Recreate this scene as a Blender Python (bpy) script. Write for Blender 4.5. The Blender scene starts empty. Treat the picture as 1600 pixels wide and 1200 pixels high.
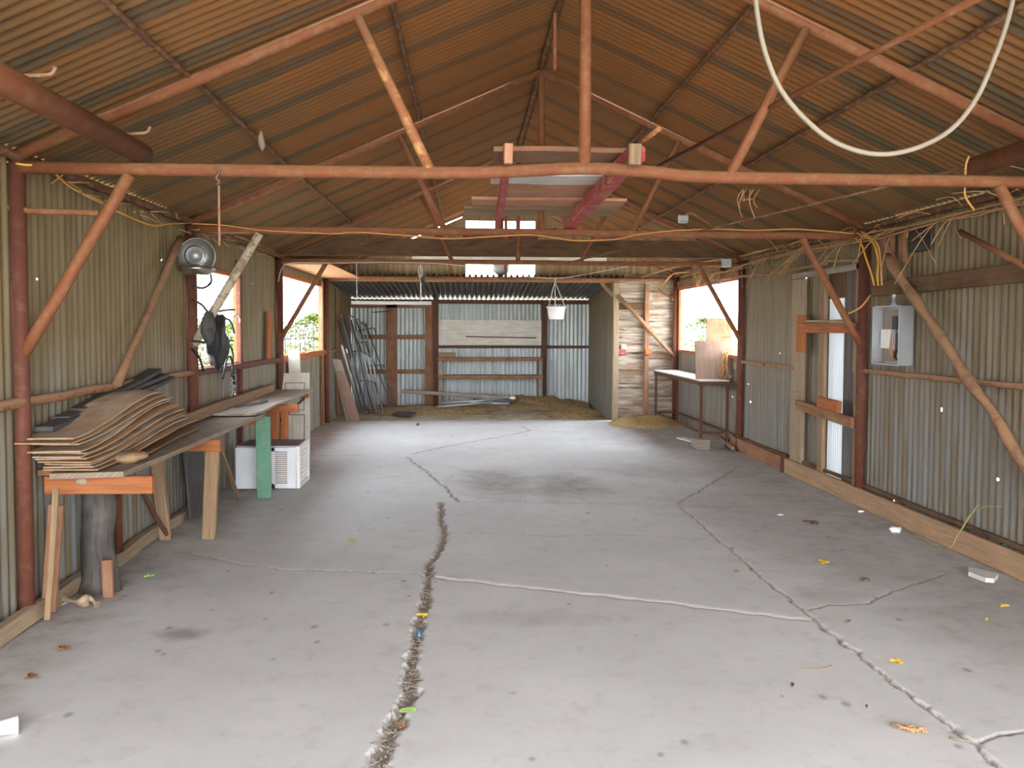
import bpy, math, random
import numpy as np
from mathutils import Vector, Matrix, noise as mn
random.seed(7)
SC = bpy.context.scene
COL = SC.collection

# ---------------------------------------------------------------- camera
F_PX, YAW, PITCH, ROLL, CY, EYE = 1289.26, .0530, -.0431, .0028, 568.2, 1.6
_f = Vector((math.sin(YAW)*math.cos(PITCH), math.cos(YAW)*math.cos(PITCH), math.sin(PITCH)))
_r = Vector((math.cos(YAW), -math.sin(YAW), 0)); _u = _r.cross(_f)
_c, _s = math.cos(ROLL), math.sin(ROLL)
CR, CU = _r*_c + _u*_s, _u*_c - _r*_s
cd = bpy.data.cameras.new('camera'); cam = bpy.data.objects.new('camera', cd); COL.objects.link(cam)
cam.matrix_world = Matrix(((CR.x, CU.x, -_f.x, 0), (CR.y, CU.y, -_f.y, 0), (CR.z, CU.z, -_f.z, EYE), (0, 0, 0, 1)))
cd.sensor_width = 36; cd.sensor_fit = 'HORIZONTAL'; cd.lens = F_PX/1600*36
cd.shift_y = (CY-600)/1600
cd.clip_end = 300
SC.camera = cam
# ---------------------------------------------------------------- world, sun, exposure
W = bpy.data.worlds.new('sky'); SC.world = W; W.use_nodes = True
wn = W.node_tree.nodes; wl = W.node_tree.links; wn.clear()
wo = wn.new('ShaderNodeOutputWorld'); wb_ = wn.new('ShaderNodeBackground'); wl.new(wb_.outputs[0], wo.inputs[0])
tc = wn.new('ShaderNodeTexCoord'); sep = wn.new('ShaderNodeSeparateXYZ'); rmp = wn.new('ShaderNodeValToRGB')
wl.new(tc.outputs['Generated'], sep.inputs[0]); wl.new(sep.outputs['Z'], rmp.inputs[0]); wl.new(rmp.outputs[0], wb_.inputs[0])
rmp.color_ramp.elements[0].position = 0; rmp.color_ramp.elements[0].color = (.97, .985, 1, 1)
rmp.color_ramp.elements[1].position = .7; rmp.color_ramp.elements[1].color = (.80, .89, 1, 1)
wb_.inputs[1].default_value = 5.0
sd = bpy.data.lights.new('sun', 'SUN'); so = bpy.data.objects.new('sun', sd); COL.objects.link(so)
sd.energy = 4.5; sd.angle = math.radians(1.5); sd.color = (1, .95, .86)
so.rotation_euler = (math.radians(-15), math.radians(-4), 0)      # high, from beyond the back wall
SC.view_settings.view_transform = 'Standard'; SC.view_settings.look = 'None'
SC.view_settings.gamma = 1; SC.view_settings.use_curve_mapping = False
SC.view_settings.exposure = 1.86
SC.cycles.max_bounces = 10; SC.cycles.diffuse_bounces = 7
SC.cycles.use_denoising = True

# ---------------------------------------------------------------- sight lines -> points on real planes
def ray(px, py):
    return _f + CR*((px-800)/F_PX) + CU*((CY-py)/F_PX)
O = Vector((0, 0, EYE))
def aY(px, py, y): v = ray(px, py); return O + v*(y/v.y)
def aX(px, py, x): v = ray(px, py); return O + v*(x/v.x)
def aZ(px, py, z): v = ray(px, py); return O + v*((z-EYE)/v.z)
def V(*a): return Vector(a)

XL, XR, ZC, XM, ZM = -2.43, 3.60, 2.44, .635, 3.85      # walls, chord height, ridge
D0, D1, D2, D3, D4, DB = 1.80, 4.53, 7.27, 10.59, 14.0, 17.26
def roofz(x): return ZM - (ZM-2.50)*((XM-x)/(XM-XL) if x < XM else (x-XM)/(XR-XM))

# ---------------------------------------------------------------- mesh builder
class MB:
    def __init__(s): s.v = []; s.f = []; s.uv = []; s.sm = []
    def add(s, vs, fs, uvs=None, sm=False):
        b = len(s.v); s.v += [tuple(v) for v in vs]
        for i, f in enumerate(fs):
            s.f.append([b+k for k in f]); s.sm.append(sm if not isinstance(sm, list) else sm[i])
            s.uv += (uvs[i] if uvs else [(0, 0)]*len(f))
    def box(s, x0, x1, y0, y1, z0, z1): # axis aligned
        dx, dy, dz = x1-x0, y1-y0, z1-z0
        m = max(abs(dx), abs(dy), abs(dz))
        if m == abs(dz): s.bar(V((x0+x1)/2, (y0+y1)/2, z0), V((x0+x1)/2, (y0+y1)/2, z1), abs(dx), abs(dy), V(0, 1, 0))
        elif m == abs(dx): s.bar(V(x0, (y0+y1)/2, (z0+z1)/2), V(x1, (y0+y1)/2, (z0+z1)/2), abs(dy), abs(dz))
        else: s.bar(V((x0+x1)/2, y0, (z0+z1)/2), V((x0+x1)/2, y1, (z0+z1)/2), abs(dx), abs(dz))
    def bar(s, p, q, w, h, up=V(0, 0, 1), bev=None, n=1, wob=0, cut=0):
        p, q = Vector(p), Vector(q); d = (q-p); L = d.length; d.normalize()
        sd = d.cross(up)
        if sd.length < 1e-4: sd = d.cross(V(1, 0, 0))
        sd.normalize(); u = sd.cross(d)
        b = min(w, h)*.12 if bev is None else bev
        prof = [(-w/2+b, -h/2), (w/2-b, -h/2), (w/2, -h/2+b), (w/2, h/2-b), (w/2-b, h/2), (-w/2+b, h/2), (-w/2, h/2-b), (-w/2, -h/2+b)]
        n = max(n, 1); o = random.random()*5; per = [0]
        for i in range(8):
            a, c = prof[i], prof[(i+1) % 8]; per.append(per[-1]+math.hypot(a[0]-c[0], a[1]-c[1]))
        vs = []
        for k in range(n+1):
            t = k/n; j = V(0, 0, 0)
            if wob: j = sd*mn.noise(V(o*9, t*L*1.7, 0))*wob + u*mn.noise(V(t*L*1.7, o*7, 3))*wob
            for (a, c) in prof:
                e = (cut*(a/w) if k in (0, n) else 0)
                vs.append(p + d*(L*t+e) + sd*a + u*c + j)
        fs, uv = [], []
        for k in range(n):
            for i in range(8):
                i2 = (i+1) % 8
                fs.append([k*8+i2, k*8+i, (k+1)*8+i, (k+1)*8+i2])
                u0, u1 = o+L*k/n, o+L*(k+1)/n
                uv.append([(u0, per[i+1]), (u0, per[i]), (u1, per[i]), (u1, per[i+1])])
        fs.append(list(range(8))); uv.append([(a+o, c) for a, c in prof])
        fs.append(list(range(n*8+7, n*8-1, -1))); uv.append([(a+o, c) for a, c in reversed(prof)])
        s.add(vs, fs, uv)
    def path(s, pts, r, n=8, cap=True, rough=0):
        pts = [Vector(p) for p in pts]; N = len(pts)
        rs = r if isinstance(r, (list, tuple)) else [r]*N
        o = random.random()*5; t0 = (pts[1]-pts[0]).normalized()
        a = t0.cross(V(0, 0, 1)); a = a if a.length > .05 else t0.cross(V(1, 0, 0)); a.normalize()
        vs = []; L = 0; ls = []
        for k in range(N):
            t = (pts[min(k+1, N-1)]-pts[max(k-1, 0)]).normalized()
            a = (a - t*a.dot(t)).normalized(); b = t.cross(a)
            if k: L += (pts[k]-pts[k-1]).length
            ls.append(L+o)
            for i in range(n):
                g = 2*math.pi*i/n; rr = rs[k]
                if rough: rr *= 1+rough*mn.noise(V(math.cos(g)*1.5+o*5, math.sin(g)*1.5, L*4))
                vs.append(pts[k]+a*math.cos(g)*rr+b*math.sin(g)*rr)
        fs, uv, sm = [], [], []
        for k in range(N-1):
            for i in range(n):
                i2 = (i+1) % n; c = 2*math.pi*rs[k]/n
                fs.append([k*n+i, k*n+i2, (k+1)*n+i2, (k+1)*n+i]); sm.append(True)
                uv.append([(ls[k], i*c), (ls[k], (i+1)*c), (ls[k+1], (i+1)*c), (ls[k+1], i*c)])
        if cap:
            fs.append(list(range(n-1, -1, -1))); uv.append([(o, 0)]*n); sm.append(False)
            fs.append(list(range((N-1)*n, N*n))); uv.append([(o, 0)]*n); sm.append(False)
        s.add(vs, fs, uv, sm)
    def tube(s, p, q, r, r1=None, n=12, **k):
        s.path([p, q], [r, r if r1 is None else r1], n, **k)
    def lathe(s, c, ax, prof, n=24, sx=1):     # prof: (radius, distance along ax)
        ax = Vector(ax).normalized(); a = ax.cross(V(0, 0, 1)); a = a if a.length > .05 else ax.cross(V(1, 0, 0)); a.normalize(); b = ax.cross(a)
        c = Vector(c); m = len(prof); vs = []
        for (r, h) in prof:
            for i in range(n):
                g = 2*math.pi*i/n; vs.append(c+ax*h+a*(math.cos(g)*r*sx)+b*(math.sin(g)*r))
        fs, uv = [], []
        for k in range(m-1):
            for i in range(n):
                i2 = (i+1) % n; fs.append([k*n+i, k*n+i2, (k+1)*n+i2, (k+1)*n+i]); uv.append([(k*.1, i*.1), (k*.1, i*.1+.1), (k*.1+.1, i*.1+.1), (k*.1+.1, i*.1)])
        s.add(vs, fs, uv, True)
    def slab(s, P, th, up=None):               # thick sheet over a grid of points P[i][j]
        A, B = len(P), len(P[0]); up = up or V(0, 0, 1); o = random.random()*4
        vs = [Vector(P[i][j]) for i in range(A) for j in range(B)]; vs += [v-up*th for v in vs]; m = A*B
        fs, uv = [], []
        def q(a, b, c, d):
            fs.append([a, b, c, d]); r = []
            for k in (a, b, c, d):
                kk = k % m; v = vs[k]; r.append((((vs[(kk//B)*B]-vs[0]).length)+o, (vs[kk]-vs[(kk//B)*B]).length + (th if k >= m else 0)))
            uv.append(r)
        for i in range(A-1):
            for j in range(B-1):
                a, b, c, d = i*B+j, (i+1)*B+j, (i+1)*B+j+1, i*B+j+1
                q(a, b, c, d); q(a+m, d+m, c+m, b+m)
        for i in range(A-1):
            a, b = i*B, (i+1)*B; q(a, a+m, b+m, b)
            a, b = i*B+B-1, (i+1)*B+B-1; q(b, b+m, a+m, a)
        for j in range(B-1):
            a, b = j, j+1; q(b, b+m, a+m, a)
            a, b = (A-1)*B+j, (A-1)*B+j+1; q(a, a+m, b+m, b)
        s.add(vs, fs, uv)
    def blob(s, c, r, sc=(1, 1, 1), n=10, m=7, rough=.25, sd=0):
        c = Vector(c); vs = []; fs = []
        for k in range(m+1):
            th = math.pi*k/m
            for i in range(n):
                g = 2*math.pi*i/n; d = V(math.sin(th)*math.cos(g), math.sin(th)*math.sin(g), math.cos(th))
                rr = r*(1+rough*mn.noise(d*1.7+V(sd, sd*2, 0)))
                vs.append(c+V(d.x*sc[0], d.y*sc[1], d.z*sc[2])*rr)
        for k in range(m):
            for i in range(n):
                i2 = (i+1) % n; fs.append([k*n+i, (k+1)*n+i, (k+1)*n+i2, k*n+i2])
        s.add(vs, fs, [[(i*.1, k*.1) for _ in range(4)] for k in range(m) for i in range(n)], True)
    def obj(s, name, mat, parent=None, origin=None):
        me = bpy.data.meshes.new(name)
        if parent is not None: org = parent_org(parent)
        elif origin is not None: org = Vector(origin)
        else:
            xs = np.array(s.v); lo, hi = xs.min(0), xs.max(0); org = Vector(((lo[0]+hi[0])/2, (lo[1]+hi[1])/2, lo[2]))
        me.from_pydata([(v[0]-org.x, v[1]-org.y, v[2]-org.z) for v in s.v], [], s.f)
        u = me.uv_layers.new(name='UVMap'); u.data.foreach_set('uv', [c for t in s.uv for c in t])
        me.polygons.foreach_set('use_smooth', s.sm)
        mats = mat if isinstance(mat, list) else [mat]
        for m_ in mats: me.materials.append(m_)
        me.validate(); me.update()
        o = bpy.data.objects.new(name, me); COL.objects.link(o)
        if parent is not None: o.parent = parent; o['_o'] = list(org)
        else: o.location = org; o['_o'] = list(org)
        return o
def parent_org(p): return Vector(p['_o'])
def tag(o, label, cat, group=None, kind=None):
    if label: o['label'] = label
    if cat: o['category'] = cat
    if group: o['group'] = group
    if kind: o['kind'] = kind
    return o
def struct(o, label=None, cat=None):
    o['kind'] = 'structure'
    if label: o['label'] = label
    if cat: o['category'] = cat
    return o
def thing(name, loc, label, cat, group=None):
    o = bpy.data.objects.new(name, None); COL.objects.link(o); o.location = loc; o['_o'] = list(loc); o.empty_display_size = .1
    return tag(o, label, cat, group)
def quick(name, mat, label, cat, fn, group=None, kind=None):
    m = MB(); fn(m); return tag(m.obj(name, mat), label, cat, group, kind)
def part(parent, name, mat, fn, label=None):
    m = MB(); fn(m); o = m.obj(name, mat, parent)
    if label: o['label'] = label
    return o
def curve(pts, n=8):
    pts = [Vector(p) for p in pts]; out = []
    for i in range(len(pts)-1):
        p0, p1, p2, p3 = pts[max(i-1, 0)], pts[i], pts[i+1], pts[min(i+2, len(pts)-1)]
        for k in range(n):
            t = k/n; out.append(.5*((2*p1)+(p2-p0)*t+(2*p0-5*p1+4*p2-p3)*t*t+(3*p1-p0-3*p2+p3)*t**3))
    return out+[pts[-1]]

# ---------------------------------------------------------------- materials
class N:
    def __init__(s, name, rough=.7, metal=0, spec=.3):
        s.m = bpy.data.materials.new(name); s.m.use_nodes = True; t = s.m.node_tree; s.t = t
        s.b = t.nodes['Principled BSDF']; s.b.inputs['Roughness'].default_value = rough; s.b.inputs['Metallic'].default_value = metal
        s.b.inputs['Specular IOR Level'].default_value = spec
    def n(s, ty, **k):
        o = s.t.nodes.new(ty)
        for a, b in k.items(): setattr(o, a, b)
        return o
    def l(s, a, b): s.t.links.new(a, b)
    def coord(s, which='UV', scale=(1, 1, 1), rnd=True):
        c = s.n('ShaderNodeTexCoord'); mp = s.n('ShaderNodeMapping'); mp.inputs['Scale'].default_value = scale
        if rnd:
            oi = s.n('ShaderNodeObjectInfo'); ad = s.n('ShaderNodeVectorMath', operation='MULTIPLY_ADD')
            ad.inputs[1].default_value = (17, 13, 11); s.l(oi.outputs['Random'], ad.inputs[0]); s.l(c.outputs[which], ad.inputs[2]); s.l(ad.outputs[0], mp.inputs[0])
        else: s.l(c.outputs[which], mp.inputs[0])
        return mp.outputs[0]
    def noise(s, co, sc=5, det=4, rough=.6, dist=0):
        o = s.n('ShaderNodeTexNoise'); o.inputs['Scale'].default_value = sc; o.inputs['Detail'].default_value = det
        o.inputs['Roughness'].default_value = rough; o.inputs['Distortion'].default_value = dist; s.l(co, o.inputs['Vector']); return o.outputs['Fac']
    def ramp(s, fac, st):
        o = s.n('ShaderNodeValToRGB'); e = o.color_ramp.elements
        while len(e) < len(st): e.new(.5)
        for i, (p, c) in enumerate(st): e[i].position = p; e[i].color = (*c, 1) if len(c) == 3 else c
        s.l(fac, o.inputs[0]); return o.outputs[0]
    def mix(s, fac, a, b, mode='MIX'):
        o = s.n('ShaderNodeMix', data_type='RGBA', blend_type=mode)
        for sock, v in ((o.inputs[0], fac), (o.inputs[6], a), (o.inputs[7], b)):
            if isinstance(v, (int, float)): sock.default_value = v
            elif isinstance(v, tuple): sock.default_value = (*v, 1)
            else: s.l(v, sock)
        return o.outputs[2]
    def math(s, op, a, b=0.0, c=0.0, clamp=False):
        o = s.n('ShaderNodeMath', operation=op); o.use_clamp = clamp
        for i, v in enumerate((a, b, c)):
            if isinstance(v, (int, float)): o.inputs[i].default_value = v
            else: s.l(v, o.inputs[i])
        return o.outputs[0]
    def mr(s, v, a, b, c=0, d=1):
        o = s.n('ShaderNodeMapRange'); s.l(v, o.inputs[0])
        for i, k in enumerate((a, b, c, d)): o.inputs[i+1].default_value = k
        return o.outputs[0]
    def bump(s, h, st=.3, d=.01):
        o = s.n('ShaderNodeBump'); o.inputs['Strength'].default_value = st; o.inputs['Distance'].default_value = d
        s.l(h, o.inputs['Height']); s.l(o.outputs[0], s.b.inputs['Normal'])
    def col(s, c):
        if isinstance(c, tuple): s.b.inputs['Base Color'].default_value = (*c, 1)
        else: s.l(c, s.b.inputs['Base Color'])
        return s.m
def sc3(c, k): return tuple(min(1, x*k) for x in c)
def wood(name, c, dark=.5, rough=.8, dirt=None, dirtamt=.5):
    w = N(name, rough); co = w.coord('UV', (1.2, 22, 1)); n1 = w.noise(co, 2.2, 5, .65, .6)
    base = w.ramp(n1, [(.3, sc3(c, dark)), (.5, c), (.72, sc3(c, 1.35))])
    co2 = w.coord('UV', (1, 1, 1)); n2 = w.noise(co2, 5, 3)
    if dirt: base = w.mix(w.math('MULTIPLY', w.mr(n2, .35, .65), dirtamt), base, dirt)
    w.bump(n1, .35, .004); return w.col(base)
def paint(name, c, c2, amt=(.5, .62), rough=.6, sc=14, metal=0, dust=None):
    w = N(name, rough, metal); co = w.coord('UV'); n1 = w.noise(co, sc, 5, .7); n2 = w.noise(co, 3, 2)
    f = w.mr(n1, amt[0], amt[1]); base = w.mix(f, w.mix(n2, sc3(c, .75), sc3(c, 1.25)), c2)
    if dust:
        g = w.n('ShaderNodeNewGeometry'); sp = w.n('ShaderNodeSeparateXYZ'); w.l(g.outputs['Normal'], sp.inputs[0])
        base = w.mix(w.math('MULTIPLY', w.mr(sp.outputs['Z'], .1, .85), .75), base, dust)
    w.bump(n1, .25, .003); return w.col(base)
def flat(name, c, rough=.6, metal=0, var=.15):
    w = N(name, rough, metal); co = w.coord('UV'); n1 = w.noise(co, 9, 4)
    return w.col(w.mix(n1, sc3(c, 1-var), sc3(c, 1+var)))
def holes(w, pts):                                   # rust holes and nail punctures right through the sheet
    tcn = w.n('ShaderNodeTexCoord'); m = None
    for (p, r) in pts:
        d = w.n('ShaderNodeVectorMath', operation='DISTANCE'); w.l(tcn.outputs['Object'], d.inputs[0]); d.inputs[1].default_value = p
        k = w.math('LESS_THAN', d.outputs['Value'], r); m = k if m is None else w.math('MAXIMUM', m, k)
    w.l(w.math('SUBTRACT', 1.0, m), w.b.inputs['Alpha'])
def sheetmetal(name, low, high, z0, z1, rust, pts=None, metal=.08, rough=.65, spots=.0, along='Y'):
    w = N(name, rough, metal)
    cs = w.coord('Object', (7, 7, .35) if along != 'S' else (1, 7, 1), False)
    n1 = w.noise(cs, 2, 5, .65); big = w.noise(w.coord('Object', (1, 1, 1), False), .9, 4, .6)
    tcn = w.n('ShaderNodeTexCoord'); sp = w.n('ShaderNodeSeparateXYZ'); w.l(tcn.outputs['Object'], sp.inputs[0])
    hz = w.math('ADD', w.mr(sp.outputs['Z'], z0, z1), w.math('MULTIPLY', w.math('SUBTRACT', big, .5), 1.1), clamp=True)
    base = w.mix(hz, low, high)
    base = w.mix(w.mr(n1, .40, .62), base, sc3(high, .72)); base = w.mix(w.mr(n1, .62, .75), base, sc3(low, 1.35))
    fn = w.noise(w.coord('Object', (1, 1, .25), False), 6, 6, .7)
    base = w.mix(w.math('MULTIPLY', w.mr(fn, .56, .7), .55), base, rust)
    if pts: holes(w, pts)
    return w.col(base)

M = {}
M['pipe'] = paint('oxide_red_pipe_paint', (.235, .078, .032), (.28, .14, .06), (.46, .7), .68, dust=(.34, .185, .085))
M['pipe_worn'] = paint('worn_rusty_pipe', (.34, .13, .055), (.60, .33, .12), (.50, .6), .65, 9, dust=(.5, .28, .15))
M['purlin'] = paint('dark_rusted_purlin', (.13, .06, .03), (.26, .14, .07), (.45, .6), .85, 18, dust=(.3, .18, .1))
M['post'] = paint('rusty_steel_post', (.135, .045, .028), (.2, .09, .05), (.5, .75), .7)
M['girt'] = paint('rusty_girt', (.33, .17, .09), (.16, .06, .03), (.52, .66), .8, dust=(.44, .3, .19))
M['w_orange'] = wood('fresh_orange_lumber', (.40, .125, .04), .6, dirt=(.27, .14, .07), dirtamt=.35)
M['w_brown'] = wood('brown_rough_lumber', (.27, .12, .06), .55, dirt=(.33, .22, .14))
M['w_dark'] = wood('dark_stained_lumber', (.095, .052, .028), .45, dirt=(.22, .12, .055))
M['w_pale'] = wood('pale_dusty_lumber', (.34, .255, .165), .65, dirt=(.24, .18, .12))
M['w_grey'] = wood('weathered_grey_lumber', (.34, .29, .24), .55, dirt=(.2, .15, .11))
M['w_tan'] = wood('tan_pine_lumber', (.30, .19, .105), .6, dirt=(.25, .17, .11))
M['w_base'] = wood('sunlit_pine_skirting', (.40, .255, .15), .72, dirt=(.32, .2, .12), dirtamt=.5)  # plain pale pine with brownish mottling
M['w_bench'] = wood('dusty_bench_boards', (.32, .25, .19), .6, dirt=(.2, .15, .11))
M['w_chip'] = wood('tan_hardboard', (.36, .235, .14), .62, dirt=(.46, .38, .29), dirtamt=.8)
M['w_chip2'] = wood('orange_hardboard', (.42, .24, .115), .62, dirt=(.30, .2, .13), dirtamt=.6)
M['w_black'] = wood('blackened_board', (.075, .07, .07), .5, dirt=(.13, .12, .11))
M['ply'] = wood('plywood_face', (.30, .20, .15), .72, dirt=(.22, .13, .09), dirtamt=.7)
M['ply_red'] = wood('reddish_plywood', (.47, .22, .12), .75, dirt=(.6, .36, .22))
M['w_white'] = wood('whitewashed_board', (.72, .68, .6), .82, dirt=(.5, .42, .33), dirtamt=.35)
M['w_plank'] = None
M['red'] = paint('red_painted_board', (.42, .045, .05), (.45, .2, .13), (.50, .64), .6, 8, dust=(.5, .25, .18))
M['green'] = paint('green_painted_board', (.13, .28, .19), (.2, .33, .26), (.48, .7), .6, 10)
M['pole'] = paint('peeling_wood_pole', (.30, .17, .09), (.23, .12, .07), (.5, .58), .85, 7)
M['pole_white'] = paint('pale_peeling_pole', (.55, .47, .34), (.3, .2, .12), (.5, .6), .85, 9)
M['log'] = wood('charred_log', (.075, .065, .06), .5, dirt=(.16, .14, .12))
M['white'] = paint('white_enamel', (.72, .74, .77), (.35, .24, .16), (.66, .72), .4, 12)
M['white_p'] = flat('white_plastic', (.82, .80, .78), .4, 0, .04)
M['grille'] = flat('dusty_tan_grille', (.32, .25, .2), .7)
M['grille_w'] = flat('white_grille', (.70, .69, .66), .5)
M['dust_top'] = flat('dusty_grey_top', (.23, .2, .18), .9, 0, .4)
M['steel'] = flat('grey_galvanised_steel', (.45, .47, .48), .45, .6)
M['steel_d'] = flat('dark_steel_bar', (.14, .135, .14), .5, .5)
M['steel_b'] = flat('bluish_bright_tube', (.55, .58, .66), .35, .7)
M['chrome'] = flat('tarnished_reflector', (.42, .40, .36), .25, .9)
M['black'] = flat('black_rubber', (.025, .025, .028), .5)
M['rust_d'] = flat('dark_rust_steel', (.12, .055, .035), .7, .2, .3)
M['cord_y'] = flat('yellow_cable', (.72, .38, .05), .5)
M['cord_o'] = flat('orange_cable', (.62, .30, .09), .5)
M['cord_w'] = flat('white_cord', (.62, .57, .5), .6)
M['rope'] = paint('dusty_white_hose', (.165, .135, .095), (.12, .09, .06), (.5, .7), .6, 20)
M['vine'] = flat('dry_vine', (.46, .26, .12), .9, 0, .35)
M['grass'] = flat('pale_grass_stem', (.33, .33, .13), .7)
M['straw'] = flat('straw', (.66, .48, .23), .9, 0, .4)
M['leaf_y'] = flat('yellow_leaf', (.68, .48, .05), .6, 0, .3)
M['leaf_g'] = flat('green_leaf', (.25, .42, .1), .6, 0, .3)
M['leaf_b'] = flat('brown_leaf', (.23, .12, .06), .8, 0, .3)
M['paper'] = flat('white_litter', (.8, .8, .8), .6, 0, .05)
M['blue'] = flat('blue_plastic', (.05, .25, .6), .4)
M['stone'] = flat('chalky_stone', (.55, .53, .49), .9, 0, .2)
M['copper'] = flat('brown_breaker_plastic', (.05, .03, .03), .5)
M['card'] = flat('white_card', (.85, .83, .78), .6, 0, .03)

# roof sheets: rusty, dusty orange below with darker lap bands between sheets
w = N('rusted_roof_sheet', .75, .1)
co = w.coord('Object', (1, 1, 1), False); big = w.noise(co, 1.3, 5, .6); fine = w.noise(w.coord('Object', (.5, 6, .5), False), 4, 5, .7)
tcn = w.n('ShaderNodeTexCoord'); sp = w.n('ShaderNodeSeparateXYZ'); w.l(tcn.outputs['Object'], sp.inputs[0])
base = w.mix(w.mr(big, .32, .68), (.17, .092, .033), (.285, .108, .028))
base = w.mix(w.mr(fine, .45, .75), base, (.17, .08, .03))
yy = w.math('ADD', sp.outputs['Y'], w.math('MULTIPLY', w.math('SUBTRACT', big, .5), .05))
fr = w.math('FRACT', w.math('DIVIDE', yy, .62))
band = w.math('MULTIPLY', w.math('LESS_THAN', fr, .23), w.mr(fine, .2, .5, .55, .95))
base = w.mix(band, base, (.068, .057, .036))
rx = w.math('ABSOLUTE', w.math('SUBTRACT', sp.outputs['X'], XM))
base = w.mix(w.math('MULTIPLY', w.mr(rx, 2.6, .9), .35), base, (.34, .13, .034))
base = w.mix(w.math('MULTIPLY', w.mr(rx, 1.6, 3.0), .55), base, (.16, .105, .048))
hp = aY(1086, 147, 5.6); hp.z = 0
pts = []
for (px, py) in ((1086, 147), (1145, 311), (1136, 408)):
    # meet of the sight line with the right roof slope
    v = ray(px, py); k = (ZM-2.50)/(XR-XM); t = (ZM + k*XM - EYE)/(v.z + k*v.x); pts.append((tuple(O+v*t), .013 if py < 200 else .007))
holes(w, pts); w.bump(fine, .3, .004)
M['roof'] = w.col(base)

hl = [(aX(px, py, XL), r) for px, py, r in ((300, 440, .007), (320, 480, .006), (252, 406, .007), (394, 443, .006), (380, 452, .005), (383, 580, .006), (365, 596, .012), (366, 616, .01), (272, 489, .009), (58, 436, .006))]
hr = [(aX(px, py, XR), r) for px, py, r in ((1229, 547, .008), (1144, 620, .012), (1173, 628, .012), (1264, 571, .009), (1219, 552, .008), (1471, 640, .016), (1560, 749, .013), (1347, 800, .016), (1397, 782, .006), (1455, 792, .006), (1302, 703, .012), (1457, 702, .007), (1143, 588, .008), (1192, 561, .009), (1164, 413, .009), (1290, 619, .01), (1306, 621, .01), (1170, 600, .008), (1055, 628, .01), (1135, 681, .013), (1118, 692, .012))]
M['wall_l'] = sheetmetal('dusty_corrugated_left', (.25, .265, .26), (.26, .19, .09), .7, 1.6, (.25, .15, .07), [(tuple(p), r) for p, r in hl])  # brown upper tint: dust film with warm reflected light painted in
M['wall_r'] = sheetmetal('dusty_corrugated_right', (.215, .22, .215), (.235, .175, .10), .5, 1.9, (.22, .14, .08), [(tuple(p), r) for p, r in hr])  # upper brown again mixes dust with painted warm reflection
M['wall_b'] = sheetmetal('bright_galvanised_back', (.56, .63, .66), (.56, .60, .56), .5, 2.2, (.3, .26, .2), None, .35, .42)
M['wall_g'] = sheetmetal('tan_gable_sheet', (.42, .33, .2), (.34, .22, .12), 2.4, 3.2, (.22, .12, .06))
M['fiber'] = N('pale_fibreglass_sheet', .5)
M['fiber'].b.inputs['Transmission Weight'].default_value = 0
_t = M['fiber']; _tr = _t.n('ShaderNodeBsdfTranslucent'); _tr.inputs[0].default_value = (.75, .8, .85, 1); _mx = _t.n('ShaderNodeMixShader'); _mx.inputs[0].default_value = .035
_t.l(_t.b.outputs[0], _mx.inputs[1]); _t.l(_tr.outputs[0], _mx.inputs[2]); _t.l(_mx.outputs[0], _t.t.nodes['Material Output'].inputs[0]); M['fiber'] = _t.col((.62, .67, .7))

# weathered planks of the back partition
w = N('weathered_partition_planks', .85)
co = w.coord('Object', (.6, 1, 7), False); n1 = w.noise(co, 3, 6, .7, .5); n2 = w.noise(w.coord('Object', (1, 1, 1.6), False), 2.6, 4, .6)
base = w.ramp(n1, [(.34, (.07, .05, .04)), (.43, (.24, .18, .14)), (.54, (.42, .35, .28)), (.7, (.54, .48, .40))])
M['w_plank'] = w.col(w.mix(w.mr(n2, .52, .68), base, (.27, .17, .1))); w.bump(n1, .5, .006)

# concrete
w = N('worn_concrete', .72, 0, .25)
co = w.coord('Object', (1, 1, 1), False); n1 = w.noise(co, .8, 6, .6); n2 = w.noise(co, 6, 8, .72); n3 = w.noise(co, 40, 4, .7)
base = w.mix(w.mr(n1, .3, .7), (.54, .54, .535), (.65, .65, .645))
base = w.mix(w.math('MULTIPLY', w.mr(n2, .52, .72), .3), base, (.3, .27, .24))
base = w.mix(w.math('MULTIPLY', w.mr(n3, .62, .75), .25), base, (.24, .21, .18))
def attr(w, nm): a = w.n('ShaderNodeAttribute'); a.attribute_name = nm; return a.outputs['Fac']
dirt = w.math('MULTIPLY', attr(w, 'dirt'), w.mr(n2, .3, .62, .45, 1.0))
base = w.mix(w.math('MULTIPLY', dirt, .66), base, (.16, .115, .08))
base = w.mix(attr(w, 'oil'), base, (.13, .12, .105))
deb = w.ramp(w.noise(co, 60, 5, .8), [(.35, (.15, .12, .09)), (.5, (.30, .27, .23)), (.66, (.5, .46, .4))])
base = w.mix(attr(w, 'crack'), base, deb)
base = w.mix(attr(w, 'chip'), base, (.72, .69, .64))  # pale strip beside cracks: broken edge with the light it catches painted in
w.bump(n3, .25, .003)
M['concrete'] = w.col(base)
w = N('bare_soil', .95); co = w.coord('Object', (1, 1, 1), False); n1 = w.noise(co, 3, 8, .75)
M['soil'] = w.col(w.ramp(n1, [(.3, (.2, .14, .09)), (.45, (.36, .28, .2)), (.6, (.46, .39, .31)), (.8, (.5, .4, .25))])); w.bump(n1, .8, .03)
w = N('dry_yard_ground', .95); co = w.coord('Object', (1, 1, 1), False); n1 = w.noise(co, 1.5, 8, .75)
M['yard'] = w.col(w.ramp(n1, [(.35, (.34, .31, .23)), (.55, (.42, .4, .32)), (.7, (.28, .31, .14))]))
w = N('foliage', .6); n1 = w.noise(w.coord('Object', (1, 1, 1), False), 3, 3)
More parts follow.
